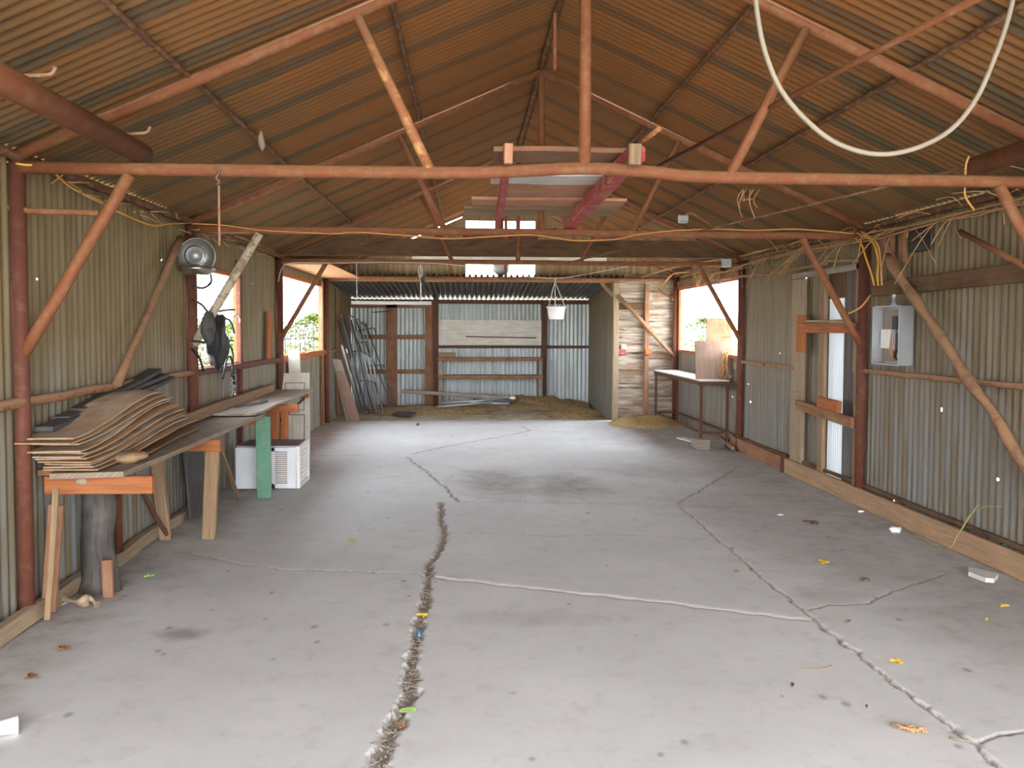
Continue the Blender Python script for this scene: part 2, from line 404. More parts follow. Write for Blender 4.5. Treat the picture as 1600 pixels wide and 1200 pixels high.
_tr = w.n('ShaderNodeBsdfTranslucent'); c_ = w.ramp(n1, [(.3, (.02, .04, .008)), (.5, (.06, .095, .018)), (.7, (.17, .19, .04))]); w.l(c_, _tr.inputs[0]); _mx = w.n('ShaderNodeMixShader'); _mx.inputs[0].default_value = .45
w.l(w.b.outputs[0], _mx.inputs[1]); w.l(_tr.outputs[0], _mx.inputs[2]); w.l(_mx.outputs[0], w.t.nodes['Material Output'].inputs[0])
M['leaf'] = w.col(c_)
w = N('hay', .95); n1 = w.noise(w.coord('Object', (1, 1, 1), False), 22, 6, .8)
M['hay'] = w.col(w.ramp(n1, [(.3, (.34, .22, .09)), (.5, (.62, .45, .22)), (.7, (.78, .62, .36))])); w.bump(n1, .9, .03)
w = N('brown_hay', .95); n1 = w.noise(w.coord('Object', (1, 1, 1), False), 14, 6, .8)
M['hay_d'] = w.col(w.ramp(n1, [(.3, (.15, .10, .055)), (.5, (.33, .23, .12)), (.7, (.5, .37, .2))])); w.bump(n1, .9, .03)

# ---------------------------------------------------------------- floor slab with its cracks
def poly(pp): return np.array([tuple(aZ(px, py, 0))[:2] for px, py in pp])
def fractal(x, y, f, o=0):
    r = 0
    for k in range(4):
        q = f*2**k; r = r+(np.sin(x*q*1.7+o*3+2.1*np.sin(y*q*1.3+o+k))*np.sin(y*q*1.9-o+1.7*np.sin(x*q*1.1-k)))*.55**k
    return r*.6
def slab_mesh():
    ys = [2.4]
    while ys[-1] < 14.2: ys.append(ys[-1]+max(.009, ys[-1]*.0026))
    ys = np.array(ys); xs = np.linspace(XL-.03, XR+.03, 520)
    X, Y = np.meshgrid(xs, ys); Z = np.zeros_like(X)
    crack = np.zeros_like(X); lit_chip = np.zeros_like(X)
    def dist(P):
        best = np.full(X.shape, 9.); par = np.zeros_like(X); side = np.zeros_like(X)
        for i in range(len(P)-1):
            a, b = P[i], P[i+1]; d = b-a; L2 = d@d
            t = np.clip(((X-a[0])*d[0]+(Y-a[1])*d[1])/L2, 0, 1)
            e = np.hypot(X-a[0]-t*d[0], Y-a[1]-t*d[1]); m = e < best
            best[m] = e[m]; par[m] = (i+t)[m]/(len(P)-1); side[m] = np.sign(d[0]*(Y-a[1])-d[1]*(X-a[0]))[m]
        return best, par, side
    jx, jy = fractal(X, Y, 9, 1)*.022, fractal(X, Y, 9, 5)*.022
    def wobbled(P):
        nonlocal X, Y
        X0, Y0 = X, Y; X, Y = X0+jx, Y0+jy; r = dist(P); X, Y = X0, Y0; return r
    def cr(pp, wd, depth=.02, w2=None, ch=0, chs=0):
        nonlocal Z, crack, lit_chip
        e, t, s = wobbled(poly(pp)); wv = (wd+(w2 if w2 is not None else wd)*0*t) if w2 is None else wd+(w2-wd)*t
        wv = wv*(.75+.5*np.abs(fractal(X, Y, 7, 3)))
        m = np.clip((wv-e)/(.006+.25*wv)+.5, 0, 1); crack = np.maximum(crack, m); Z = np.minimum(Z, -depth*m)
        if ch:
            c = np.clip((wv+ch*(.6+.8*np.abs(fractal(X, Y, 11, 8)))-e)/.008, 0, 1)*(s*chs > 0)*(1-m); lit_chip = np.maximum(lit_chip, c); Z = np.maximum(Z, .0)-c*.004+Z*0 if False else Z-c*.004  # pale band on one side stands for a raised edge in the light
    cr([(585, 1215), (600, 1165), (615, 1130), (640, 1085), (643, 1040), (650, 1000), (660, 960), (668, 915), (672, 880), (690, 852), (697, 835), (688, 808), (692, 784)], .034, .03, .024, .012, 1)
    cr([(636, 714), (665, 735), (700, 765), (716, 783)], .014, .015)
    cr([(645, 709), (700, 697), (760, 686), (815, 676), (830, 672)], .02, .015)
    cr([(812, 665), (828, 672), (850, 673), (900, 676)], .012, .01)
    cr([(716, 784), (800, 784), (900, 786), (1060, 788), (1120, 791)], .008, .01, None, .006, 1)
    cr([(1060, 786), (1100, 762), (1148, 733)], .01, .01)
    cr([(1062, 790), (1120, 840), (1190, 900), (1245, 945), (1280, 975), (1340, 1020), (1400, 1070), (1470, 1120), (1530, 1170), (1560, 1205)], .006, .015, .013, .006, 1)
    cr([(290, 862), (370, 880), (450, 890), (560, 893), (650, 897), (668, 903)], .004, .008, None, .012, 1)
    cr([(682, 902), (740, 909), (830, 919), (920, 929), (1010, 938), (1090, 948), (1180, 960), (1272, 970)], .012, .012, .004, .028, 1)
    cr([(1262, 953), (1290, 945), (1360, 943), (1390, 925), (1440, 908), (1480, 897)], .006, .008)
    cr([(1530, 1165), (1560, 1150), (1610, 1138)], .005, .008)
    cr([(400, 794), (530, 790)], .002, .004, None, .008, 1)
    cr([(490, 712), (575, 711)], .01, .008)
    cr([(640, 160+670), (860, 838), (960, 835), (1100, 842)], .003, .004)
    cr([(560, 752), (630, 742), (668, 733)], .004, .004)
    cr([(730, 700), (780, 702)], .01, .005)
    Z += fractal(X, Y, .8, 2)*.002
    dirt = np.zeros_like(X)
    dirt = np.maximum(dirt, np.clip(1.25-(X-XL)/.55+fractal(X, Y, 3, 4)*.35, 0, 1)*1.0)
    dirt = np.maximum(dirt, np.clip(1.2-(XR-X)/1.0+fractal(X, Y, 2.5, 6)*.4, 0, 1)*.75)
    dirt = np.maximum(dirt, np.clip((X-1.9)/1.2+(Y-6)*.06+fractal(X, Y, 1.6, 9)*.35-.15, 0, 1)*.8)
    dirt = np.maximum(dirt, np.clip((Y-13.6)/.5+fractal(X, Y, 4, 9)*.5, 0, 1)*.6)
    def spot(px, py, rx, ry, k, e=3, o=1):
        c = aZ(px, py, 0); q = np.hypot((X-c.x)/rx, (Y-c.y)/ry); return np.clip((1-q)*1.6+fractal(X, Y, e, o)*.45, 0, 1)*k*(q < 1.25)
    for a in ((775, 755, .55, 1.0, .85), (885, 758, .5, .9, .85), (1040, 735, 1.2, .6, .45), (1380, 860, 1.1, 1.4, .6), (1180, 800, .9, 1.2, .5), (1300, 930, .3, .2, .45), (1540, 960, .7, .35, .6), (200, 900, .5, .4, .5), (80, 960, .4, .3, .6)): dirt = np.maximum(dirt, spot(*a))
    for a in ((820, 965, .5, .18, .35), (900, 965, .35, .14, .3)): dirt = np.maximum(dirt, spot(*a, 6))
    oil = np.maximum(spot(285, 990, .17, .13, .55, 6, 2), spot(620, 855, .05, .05, .2))
    for _ in range(130):
        x, y = random.uniform(XL+.1, XR-.1), random.uniform(2.8, 13.5); r = random.uniform(.008, .022); q = np.hypot((X-x)/r, (Y-y)/(r*1.4)); oil = np.maximum(oil, np.clip(1.5-q*1.2, 0, 1)*.6)
    A, B = X.shape; nv = A*B
    me = bpy.data.meshes.new('floor'); cs = np.stack([X, Y, Z], -1).reshape(-1, 3)
    i = np.arange(A-1)[:, None]*B+np.arange(B-1)[None, :]; q = np.stack([i, i+1, i+B+1, i+B], -1).reshape(-1, 4)
    # thickness skirt
    me.vertices.add(nv); me.vertices.foreach_set('co', cs.ravel())
    me.loops.add(q.size); me.loops.foreach_set('vertex_index', q.ravel().astype(np.int32))
    me.polygons.add(len(q)); me.polygons.foreach_set('loop_start', (np.arange(len(q))*4).astype(np.int32)); me.polygons.foreach_set('loop_total', np.full(len(q), 4, np.int32))
    me.polygons.foreach_set('use_smooth', np.ones(len(q), bool))
    for nm, a in (('crack', crack), ('chip', lit_chip), ('dirt', dirt), ('oil', oil)):
        at = me.attributes.new(nm, 'FLOAT', 'POINT'); at.data.foreach_set('value', a.ravel().astype(np.float32))
    me.materials.append(M['concrete']); me.update(calc_edges=True); me.validate()
    o = bpy.data.objects.new('floor', me); COL.objects.link(o); return o
struct(slab_mesh(), 'grey cracked concrete slab floor', 'floor')
m = MB(); m.box(-4.5, 5.5, -6, 2.4, -.15, 0.0); struct(m.obj('floor', M['concrete'], origin=(0, 0, 0)), 'concrete apron in front of the shed', 'floor')
m = MB(); m.box(XL-.03, XR+.03, 2.4, 14.2, -.25, -.05); struct(m.obj('floor', M['concrete'], origin=(0, 0, 0)), 'body of the slab', 'floor')
m = MB()
g = [[V(x, y, -.12+(.02*mn.noise(V(x, y, 0)))) for y in (-40, 0, 20, 60, 90)] for x in (-60, -2.6, 3.8, 60)]
m.slab(g, .02, V(0, 0, -1)); struct(m.obj('floor', M['yard'], origin=(0, 0, 0)), 'dry yard ground outside', 'ground')
m = MB(); G = []
for i in range(41):
    x = XL+(2.52-XL)*i/40; G.append([V(x, 14.2+(DB+.1-14.2)*j/30, -.035+.035*mn.noise(V(x*2, j*.3, 1))+.02*j/30) for j in range(31)])
m.slab(G, .05); struct(m.obj('floor', M['soil'], origin=(0, 0, 0)), 'bare soil beyond the slab edge', 'ground')

# ---------------------------------------------------------------- corrugated shell
P_ = .0762
def corr(mb, fixed, at, a0, a1, z0, z1, amp=.0058, pitch=P_, ztop=None):
    """vertical ribs. fixed 'X' wall (runs along Y) or 'Y' wall (runs along X)"""
    n = max(2, int((a1-a0)/(pitch/8))); vs = []; rows = 3
    for i in range(n+1):
        a = a0+(a1-a0)*i/n; o = amp*math.sin(2*math.pi*a/pitch)+.004*math.sin(a*2.3); zt = ztop(a) if ztop else z1
        for k in range(rows+1):
            z = z0+(zt-z0)*k/rows
            vs.append((at+o, a, z) if fixed == 'X' else (a, at+o, z))
    R = rows+1; fs = [[i*R+k, (i+1)*R+k, (i+1)*R+k+1, i*R+k+1] for i in range(n) for k in range(rows)]
    mb.add(vs, fs, None, True)
ZT = 2.55
# left wall: openings for two windows
W1 = (D2+.07, aX(369, 512, XL).y, 1.22, 2.14); W2 = (D3+.06, aX(500, 512, XL).y, 1.22, 2.29)
m = MB()
corr(m, 'X', XL, -1.8, W1[0], -.05, ZT); corr(m, 'X', XL, W1[0], W1[1], -.05, W1[2]); corr(m, 'X', XL, W1[0], W1[1], W1[3], ZT)  # unseen stretch behind the camera lengthened to even out the daylight
corr(m, 'X', XL, W1[1], W2[0], -.05, ZT); corr(m, 'X', XL, W2[0], W2[1], -.05, W2[2]); corr(m, 'X', XL, W2[0], W2[1], W2[3], ZT)
corr(m, 'X', XL, W2[1], DB, -.05, ZT, ztop=lambda a: 2.47 if a < 14 else 2.47-.235*(a-14)/3.3)
struct(m.obj('wall_left', M['wall_l'], origin=(0, 0, 0)), 'corrugated steel wall on the left', 'wall')
W3 = (D3+.09, D4-.08, 1.22, 2.27)
DR = (aX(1340, 512, XR).y, aX(1258, 512, XR).y)             # doorway on the right
m = MB()
corr(m, 'X', XR, -1.8, DR[0], -.05, ZT); corr(m, 'X', XR, DR[0], DR[1], 2.18, ZT); corr(m, 'X', XR, DR[1], W3[0], -.05, ZT)  # runs on behind the camera, unseen, to dim the near floor
corr(m, 'X', XR, W3[0], W3[1], -.05, W3[2]); corr(m, 'X', XR, W3[0], W3[1], W3[3], ZT); corr(m, 'X', XR, W3[1], 14.3, -.05, ZT)
struct(m.obj('wall_right', M['wall_r'], origin=(0, 0, 0)), 'corrugated steel wall on the right', 'wall')
m = MB(); corr(m, 'Y', DB, XL, 2.55, -.05, 2.195, .012, .085); struct(m.obj('wall_back', M['wall_b'], origin=(0, 0, 0)), 'silver corrugated wall at the far end', 'wall')
m = MB(); corr(m, 'X', 2.52, 14.3, DB, -.05, 2.4); struct(m.obj('wall_side', M['wall_r'], origin=(0, 0, 0)))
# gable sheeting above the far truss
m = MB(); OX0, OX1 = aY(728, 350, 14.15).x, aY(836, 350, 14.15).x
gap = lambda x: roofz(x)-(.05 if -1.0 < x < -.1 else .0)
corr(m, 'Y', 14.15, XL, OX0, 2.43, 0, ztop=gap); corr(m, 'Y', 14.15, OX1, XR, 2.43, 0, ztop=gap)
corr(m, 'Y', 14.15, OX0, OX1, 3.42, 0, ztop=gap)
struct(m.obj('wall_gable', M['wall_g'], origin=(0, 0, 0)), 'tan corrugated gable over the far truss', 'wall')
# roof: ribs run from ridge to eave
def roof(side, name):
    m = MB(); y0, y1 = -1.95, 14.75; n = int((y1-y0)/(P_/7)); rows = 12; x1 = XL-.25 if side < 0 else XR+.25  # unseen part past the camera lengthened to hold back front light
    vs = []; ns = V(-(ZM-2.5)/3.0*(-side), 0, 1)
    for i in range(n+1):
        y = y0+(y1-y0)*i/n; o = .009*math.sin(2*math.pi*y/P_); sh = math.floor(y/.62)
        for k in range(rows+1):
            t = k/rows; x = XM+(x1-XM)*t
            z = roofz(x)+.055+o+.006*math.sin(x*3+sh)
            vs.append((x, y, z))
    R = rows+1; fs = [[i*R+k, (i+1)*R+k, (i+1)*R+k+1, i*R+k+1] for i in range(n) for k in range(rows)]
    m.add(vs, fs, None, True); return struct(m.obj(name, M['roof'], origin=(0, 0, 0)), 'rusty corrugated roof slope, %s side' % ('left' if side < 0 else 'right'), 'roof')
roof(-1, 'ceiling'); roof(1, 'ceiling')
m = MB(); n = int((2.7-XL)/(.1/8)); vs = []
for i in range(n+1):
    x = XL-.1+(2.8-XL)*i/n
    for k in range(9):
        y = 13.95+3.75*k/8; vs.append((x, y, 2.47-.235*(y-14)/3.3+.04*math.sin(2*math.pi*x/.1)))
m.add(vs, [[i*9+k, (i+1)*9+k, (i+1)*9+k+1, i*9+k+1] for i in range(n) for k in range(8)], None, True)
M['lean'] = sheetmetal('dull_grey_roof_sheet', (.2, .2, .2), (.22, .2, .17), 0, 5, (.2, .1, .05)); struct(m.obj('ceiling', M['lean'], origin=(0, 0, 0)), 'low corrugated roof of the far bay', 'roof')
# ridge cap
m = MB(); m.slab([[V(XM-.18, y, roofz(XM-.18)+.075), V(XM, y, ZM+.085), V(XM+.18, y, roofz(XM+.18)+.075)] for y in (-2, 8, 14.8)], .004); struct(m.obj('trim_1', M['roof'], origin=(0, 0, 0)))

# ---------------------------------------------------------------- steel frames
def frame(y, label, r=.031, bend=0, kn='pipe', detail=True, wornL=False, gr='steel roof frames across the shed', posts=True, knees=True, mat='pipe', lk=None):
    t = thing('roof_truss', V(XM, y, 0), label, 'frame', gr); o = parent_org(t)
    c = [V(XL+.05, y, ZC), V(-.25, y, ZC), V(XM-.42, y, ZC+bend*.35), V(XM+.0, y, ZC+bend), V(XM+.4, y, ZC+bend*.5), V(1.42, y, ZC-.005), V(XR-.05, y, ZC-.01)]
    part(t, 'bottom_chord', M[mat], lambda m: m.path(curve(c, 3), r, 14))
    for s in (-1, 1):
        xe = XL+.06 if s < 0 else XR-.06
        part(t, 'rafter', M[mat], lambda m: m.tube(V(xe, y, roofz(xe)-.02), V(XM, y, ZM-.02), r, n=14))
    part(t, 'king_post', M[mat], lambda m: m.tube(V(XM, y, ZC+bend), V(XM, y, ZM-.04), r*.98, n=14))
    for (xb, xt) in ((-.2, -.60), (1.44, 1.86)):
        mm = M['pipe_worn'] if (wornL and xb < 0) else M[mat]
        part(t, 'web_brace', mm, lambda m: m.tube(V(xb, y, ZC), V(xt, y, roofz(xt)-.03), r*.85, n=12), 'brace with peeled bright patches' if (wornL and xb < 0) else None)
    if posts:
        for x in (XL+.05, XR-.05): part(t, 'post', M['post'], lambda m: m.tube(V(x, y, -.02), V(x, y, roofz(x)-.02), .04 if y < 5 else .045, n=14))
    if knees:
        for i, (xa, xp, zp) in enumerate(((-1.80, XL+.06, 1.45), (2.98, XR-.06, 1.45))):
            k = (lk if (lk and i == 0) else kn)
            part(t, 'knee_brace', M[k], lambda m: m.path([V(xa+(xp-xa)*q/6, y+.005*math.sin(q*2), ZC-.03+(zp-ZC+.03)*q/6) for q in range(7)], r*.95 if k == 'pipe' else .038, 10, rough=0 if k == 'pipe' else .25), 'pale peeling wooden brace' if k == 'pole_white' else None)
    return t
frame(D0, 'steel frame at the open front above the viewer', gr='steel roof trusses across the shed')
f1 = frame(D1, 'nearest full steel frame, its bottom pipe kinked upward at the middle post', 0.034, .035, wornL=True, gr='steel roof trusses across the shed')
f2 = frame(D2, 'second steel frame, red plank rack lying on its pipe and yellow cable along it', .033, gr='steel roof trusses across the shed', lk='pole_white', kn='pipe')
f3 = frame(D3, 'third steel frame carrying the broad dark header board', .031, gr='steel roof trusses across the shed')
f4 = frame(D4, 'farthest steel frame under the gable sheeting, hanging pot beneath it', .028, gr='steel roof trusses across the shed', knees=False)
# stub rail on frame 1 left and paint dots
part(f1, 'side_rail', M['pipe'], lambda m: m.path([aY(-40, 322, D1), aY(30, 325, D1), aY(45, 330, D1), aY(155, 333, D1)], .016, 8))

def purlin(name, x, dz, label, r=.02, mat='purlin', y0=-1.9, y1=14.4):
    def fn(m):
        n = 260; pts = [V(x+.006*mn.noise(V(k*.7, x, 0)), y0+(y1-y0)*k/n, roofz(x)+dz+.006*mn.noise(V(k*.9, x, 4))) for k in range(n+1)]
        m.path(pts, [r*.85*(1+.13*math.sin(k*2.1)) for k in range(n+1)], 6)
    return quick(name, M[mat], label, 'purlin', fn, 'long purlins under the roof')
purlin('purlin', -1.48, .01, 'twisted dark purlin on the left slope, nearer the eave')
purlin('purlin', -.42, .01, 'twisted dark purlin on the left slope, nearer the ridge')
purlin('purlin', 1.60, .01, 'twisted dark purlin on the right slope, nearer the ridge')
purlin('purlin', 2.45, .01, 'twisted dark purlin on the right slope, nearer the eave')
purlin('ridge_purlin', XM, .015, 'dark ridge purlin along the peak of the roof', .026)
purlin('eave_purlin', XL+.06, -.03, 'rough dark purlin along the left eave', .032)
purlin('eave_purlin', XR-.06, -.03, 'rough dark purlin along the right eave', .032)

# heavy pipes lying on the bottom chords
zc1 = ZC+.033+.06
def heavy(m): m.tube(V(-1.76, D0-.1, zc1), V(-1.76, D1+.08, zc1), .058, n=18)
t = thing('overhead_pipe', V(-1.76, 3, zc1), 'thick rust red pipe overhead at upper left, running toward the viewer', 'pipe')
part(t, 'pipe_body', M['pipe'], heavy)
for yy_ in (3.42, 4.4): part(t, 'hook', M['girt'], lambda m: m.path(curve([V(-1.82, yy_, zc1+.06), V(-1.70, yy_, zc1+.065), V(-1.66, yy_+.01, zc1+.075), V(-1.64, yy_, zc1+.10)], 3), .008, 6))
t = thing('overhead_pipe', V(2.9, 3, zc1), 'thick rust red pipe end overhead at upper right with wire tied round it', 'pipe')
part(t, 'pipe_body', M['pipe'], lambda m: m.tube(V(2.90, D0-.1, zc1), V(2.90, D1+.1, zc1), .055, n=18))
part(t, 'tie_wire', M['cord_o'], lambda m: m.path(curve([V(2.84, D1+.06, zc1+.05), V(2.83, D1+.07, zc1), V(2.84, D1+.09, 2.42), V(2.85, D1+.1, 2.36), V(2.93, D1+.14, 2.29)], 5), .006, 6))
# slanting rods
a, b = aY(1025, 262, 6.2), aY(1560, -20, 2.9)
quick('steel_rod', M['pipe'], 'thin rust red rod slanting high across the upper right', 'rod', lambda m: m.tube(a+(a-b)*.02, b+(b-a)*.5, .0155, n=10))
a, b = aY(1090, 362, D2+.0), aY(1560, 250, D1+.1)
quick('steel_rod', M['purlin'], 'thin brown rod slanting just under the right roof slope', 'rod', lambda m: m.tube(a+(a-b)*.9, b+(b-a)*.02, .009, n=8))
# hanging hose loop
pp = [(1178, -75), (1180, -20), (1183, 20), (1195, 80), (1220, 140), (1262, 190), (1310, 225), (1370, 241), (1430, 232), (1485, 203), (1525, 155), (1552, 95), (1572, 40), (1586, -20), (1590, -75)]
quick('hanging_hose', M['rope'], 'dusty white hose hanging in a wide loop at the upper right', 'hose', lambda m: m.path(curve([aY(x, y, D0+.05) for x, y in pp], 5), .0058, 10))
# header board on frame 3
z0, z1 = aY(800, 401, D3).z, aY(800, 374, D3).z
def hb(m):
    k = (ZM-2.5)/3.06
    xl0, xl1 = XM-(ZM-z0)/k+.12, XM-(ZM-z1)/k+.14; k2 = (ZM-2.5)/2.965
    xr0, xr1 = XM+(ZM-z0)/k2-.12, XM+(ZM-z1)/k2-.14
    vs = [V(xl0, D3, z0), V(xr0, D3, z0), V(xr1, D3, z1), V(xl1, D3, z1)]; vs += [v+V(0, .045, 0) for v in vs]
    L = xr0-xl0; q = [(0, 0), (L, 0), (L, .2), (0, .2)]
    m.add(vs, [[0, 1, 2, 3], [7, 6, 5, 4], [0, 4, 5, 1], [1, 5, 6, 2], [2, 6, 7, 3], [3, 7, 4, 0]], [q]*6)
quick('header_board', M['w_dark'], 'broad dark board standing on the third frame', 'board', hb)
a, b = aY(644, 404, 13.9), aY(948, 404, 13.9)
quick('gable_board', M['w_white'], 'long whitish board lying across below the gable opening', 'board', lambda m: m.bar(a, b, .03, .085))
# gable opening: centre post and vent housing
mx = (OX0+OX1)/2
quick('gable_vent', M['steel'], 'round grey vent housing in the bright gable opening', 'vent', lambda m: (m.lathe(V(aY(783, 415, 14.1).x, 14.0, aY(783, 417, 14.1).z), V(0, 1, 0), [(0, 0), (.10, .01), (.15, .05), (.15, .12), (.0, .13)], 20)))
quick('gable_stud', M['post'], 'dark stud dividing the bright gable opening', 'stud', lambda m: m.box(mx-.02-.03, mx+.05, 14.1, 14.15, 2.47, 3.46))
quick('gable_rail', M['post'], 'dark rail across the lower gable opening', 'rail', lambda m: m.box(OX0-.05, OX1+.05, 14.09, 14.14, 2.80, 3.22))

# ---------------------------------------------------------------- rack of red rails and planks over frames 1 and 2
zr_ = ZC+.036
def rail(x0, x1, w, lab, zz):
    a, b = V(x0, D1+.06, zr_+zz), V(x1, D2+.1, zr_+.045)
    quick('plank_rail', M['red'], lab, 'rail', lambda m: m.bar(a, b, w, .09, n=8, wob=.01))
rail(.22, .26, .045, 'narrow red rail of the overhead plank rack, left one', .05+.045)
rail(.93, .90, .10, 'broad red rail of the overhead plank rack, right one', .05+.045)
def tplank(px0, px1, py, w, th, mat, lab, up=0, z=None):
    zz = zr_+.145+.01 if z is None else z
    p = aZ(px0, py, zz); q = aZ(px1, py, zz)
    y = (p.y+q.y)/2
    x0 = aY(px0, py, y).x; x1 = aY(px1, py, y).x
    quick('rack_plank', M[mat], lab, 'plank', lambda m: m.bar(V(x0, y+w/2, zz+th/2), V(x1, y+w/2-.01, zz+th/2), w, th, n=6, wob=.008))
tplank(772, 1006, 238, .34, .03, 'w_brown', 'front plank of the overhead rack, pale edged and reddish below')
tplank(768, 960, 275, .34, .02, 'w_white', 'white plank of the overhead rack behind the kinked pipe')
tplank(780, 965, 288, .58, .02, 'ply_red', 'wide reddish plank in the middle of the overhead rack')
tplank(737, 980, 313, .34, .025, 'ply_red', 'long reddish brown plank toward the back of the overhead rack')
tplank(725, 965, 327, .42, .025, 'w_tan', 'rearmost tan plank of the overhead rack')
quick('pipe_offcut', M['pipe_worn'], 'short pale ended stick poking up from the plank rack', 'stick', lambda m: m.tube(aY(985, 236, 4.9), aY(1030, 201, 4.4), .014, n=10))
quick('wood_block', M['w_tan'], 'small upright block wedged on the right red rail', 'block', lambda m: m.bar(aY(991, 258, 4.42), aY(992, 226, 4.42), .07, .05, V(0, 1, 0)))
quick('wood_block', M['ply_red'], 'small upright block wedged on the left red rail', 'block', lambda m: m.bar(aY(794, 256, 4.42), aY(795, 225, 4.42), .045, .04, V(0, 1, 0)))

# ---------------------------------------------------------------- left wall framing
def girt(p, q, w, h, mat, lab, n=10, wob=.012): return quick('wall_girt', M[mat], lab, 'girt', lambda m: m.bar(p, q, w, h, n=n, wob=wob))
def polegirt(p, q, r, mat, lab): return quick('wall_girt', M[mat], lab, 'girt', lambda m: m.path([p+(q-p)*(k/30)+V(0, 0, .008*mn.noise(V(k*.4, r*100, 2))) for k in range(31)], r, 10, rough=.25))
xg = XL+.055
polegirt(V(xg, 2.0, 1.18), V(xg, D2-.05, 1.21), .028, 'girt', 'rough rail along the left wall behind the stacked sheets')
girt(V(xg-.01, D2+.05, 1.20), V(xg-.01, D3-.05, 1.19), .05, .06, 'post', 'rusty rail below the first left window')
girt(V(xg-.01, D3+.05, 1.19), V(xg-.01, W2[1]+.1, 1.19), .05, .09, 'w_orange', 'orange sill board below the second left window')
girt(V(xg-.01, W2[1]+.15, 1.19), V(xg-.01, DB-.6, 1.19), .04, .05, 'w_tan', 'short tan rail on the left wall of the far bay')
def upost(x, px, z0, z1, w, mat, lab, nm='wall_stud'):
    y = aX(px, 512, x).y; return quick(nm, M[mat], lab, 'stud', lambda m: m.bar(V(x, y, z0), V(x, y, z1), w, .05, V(1, 0, 0)))
upost(XL+.035, 374, 0.0, 2.3, .07, 'post', 'rusty stud on the far side of the first left window')
upost(XL+.035, 503, 0.0, 2.35, .08, 'w_brown', 'brown stud at the far side of the second left window')
upost(XL+.035, 527, 0.0, 2.3, .08, 'w_brown', 'brown stud on the left wall of the far bay')
y_ = aX(183, 800, XL+.06).y
quick('pipe_post', M['post'], 'short rusty pipe post under the near end of the bench', 'post', lambda m: m.tube(V(XL+.065, y_, 0), V(XL+.065, y_, 1.17), .026, n=12))
quick('wall_brace', M['pole'], 'slanting wooden pole on the left wall above the stacked sheets', 'brace', lambda m: m.path([aX(283, 372, xg+.04)*(1-k/12)+aX(183, 600, xg+.04)*(k/12) for k in range(13)], .028, 10, rough=.3))
quick('wall_board', M['w_orange'], 'upright orange board on the left wall between the two windows', 'board', lambda m: m.bar(aX(420, 563, XL+.05), aX(421, 487, XL+.05), .17, .025, V(1, 0, 0)))
quick('baseplate', M['w_pale'], 'pale timber plate along the foot of the left wall', 'plate', lambda m: m.bar(V(XL+.07, 3.0, .045), V(XL+.07, D2-.1, .045), .07, .09, n=14, wob=.03))
quick('soffit_sheet', M['ply_red'], 'orange plywood sheet overhead above the second left window', 'plywood', lambda m: m.slab([[V(XL+.03, D3+.2, 2.415), V(XL+.03, 13.8, 2.415)], [V(-1.78, D3+.2, 2.415), V(-1.78, 13.8, 2.415)]], -.012))
# window frames and wire
def window(nm, x, y0, y1, z0, z1, rows, cols, out, fr='w_orange', lab='', bars=()):
    t = thing(nm, V(x, (y0+y1)/2, z0), lab, 'window'); t['kind'] = 'structure'
    def fr_(m):
        for (p, q) in ((V(x, y0, z0), V(x, y1, z0)), (V(x, y0, z1), V(x, y1, z1)), (V(x, y0, z0), V(x, y0, z1)), (V(x, y1, z0), V(x, y1, z1))): m.bar(p, q, .05, .045)
    part(t, 'window_frame', M[fr], fr_)
    def wr(m):
        for k in range(1, rows): z = z0+(z1-z0)*k/rows; m.path([V(x+out, y0+(y1-y0)*i/10, z+.006*math.sin(i*1.3+k)) for i in range(11)], .0045, 5)
        for k in range(1, cols): y = y0+(y1-y0)*k/cols; m.path([V(x+out, y+.008*math.sin(i+k), z0+(z1-z0)*i/5) for i in range(6)], .004, 5)
    part(t, 'wire_mesh', M['steel_d'], wr)
    return t
window('window_1', XL, *W1, 4, 4, -.03, 'w_orange', 'open window hole with rusty wire on the left wall, black hoses hanging in it')
w2 = window('window_2', XL, *W2, 4, 2, -.03, 'w_orange', 'open window hole with wire grid on the left wall farther back')
part(w2, 'wire_panel', M['steel_d'], lambda m: [m.tube(V(XL-.05, W2[0]+(W2[1]-W2[0])*k/9, W2[2]), V(XL-.05, W2[0]+(W2[1]-W2[0])*k/9, 1.66), .010, n=5) for k in range(1, 9)]+[m.tube(V(XL-.05, W2[0], z), V(XL-.05, W2[1], z), .006, n=5) for z in (1.66, 1.44)])
window('window_3', XR, *W3, 4, 3, .03, 'w_orange', 'bright open window hole on the right wall')

# ---------------------------------------------------------------- stuff at the left windows
t = thing('work_lamp', aX(307, 400, XL+.2), 'round tarnished metal lamp reflector hung at the left eave by the first window', 'lamp')
o = parent_org(t); ax = V(.45, -.8, -.15).normalized()
part(t, 'reflector', M['chrome'], lambda m: m.lathe(o, ax, [(.05, -.10), (.10, -.07), (.135, -.01), (.142, .02), (.15, .025), (.137, .016), (.128, -.01), (.09, -.055), (.03, -.065)], 28))
part(t, 'socket', M['steel'], lambda m: m.lathe(o, ax, [(0, .03), (.035, .03), (.05, .0), (.07, -.04), (.075, -.05)], 18))
part(t, 'housing', M['steel'], lambda m: m.lathe(o, -ax, [(.05, .07), (.06, .1), (.055, .2), (.0, .21)], 16))
part(t, 'rim', M['chrome'], lambda m: m.lathe(o+V(.0, 0, -.10), V(0, 0, 1), [(.02, -.06), (.09, -.055), (.15, -.02), (.155, .01), (.145, .01), (.0, -.03)], 24))
part(t, 'bracket', M['rust_d'], lambda m: m.path(curve([o-ax*.2, o+V(-.1, .1, .1), V(XL+.05, D2, 2.3)], 4), .012, 8))
yb = 8.0; 
t = thing('hanging_bag', aY(335, 575, yb), 'dark canvas bag and hoses hanging in the first left window', 'bag')
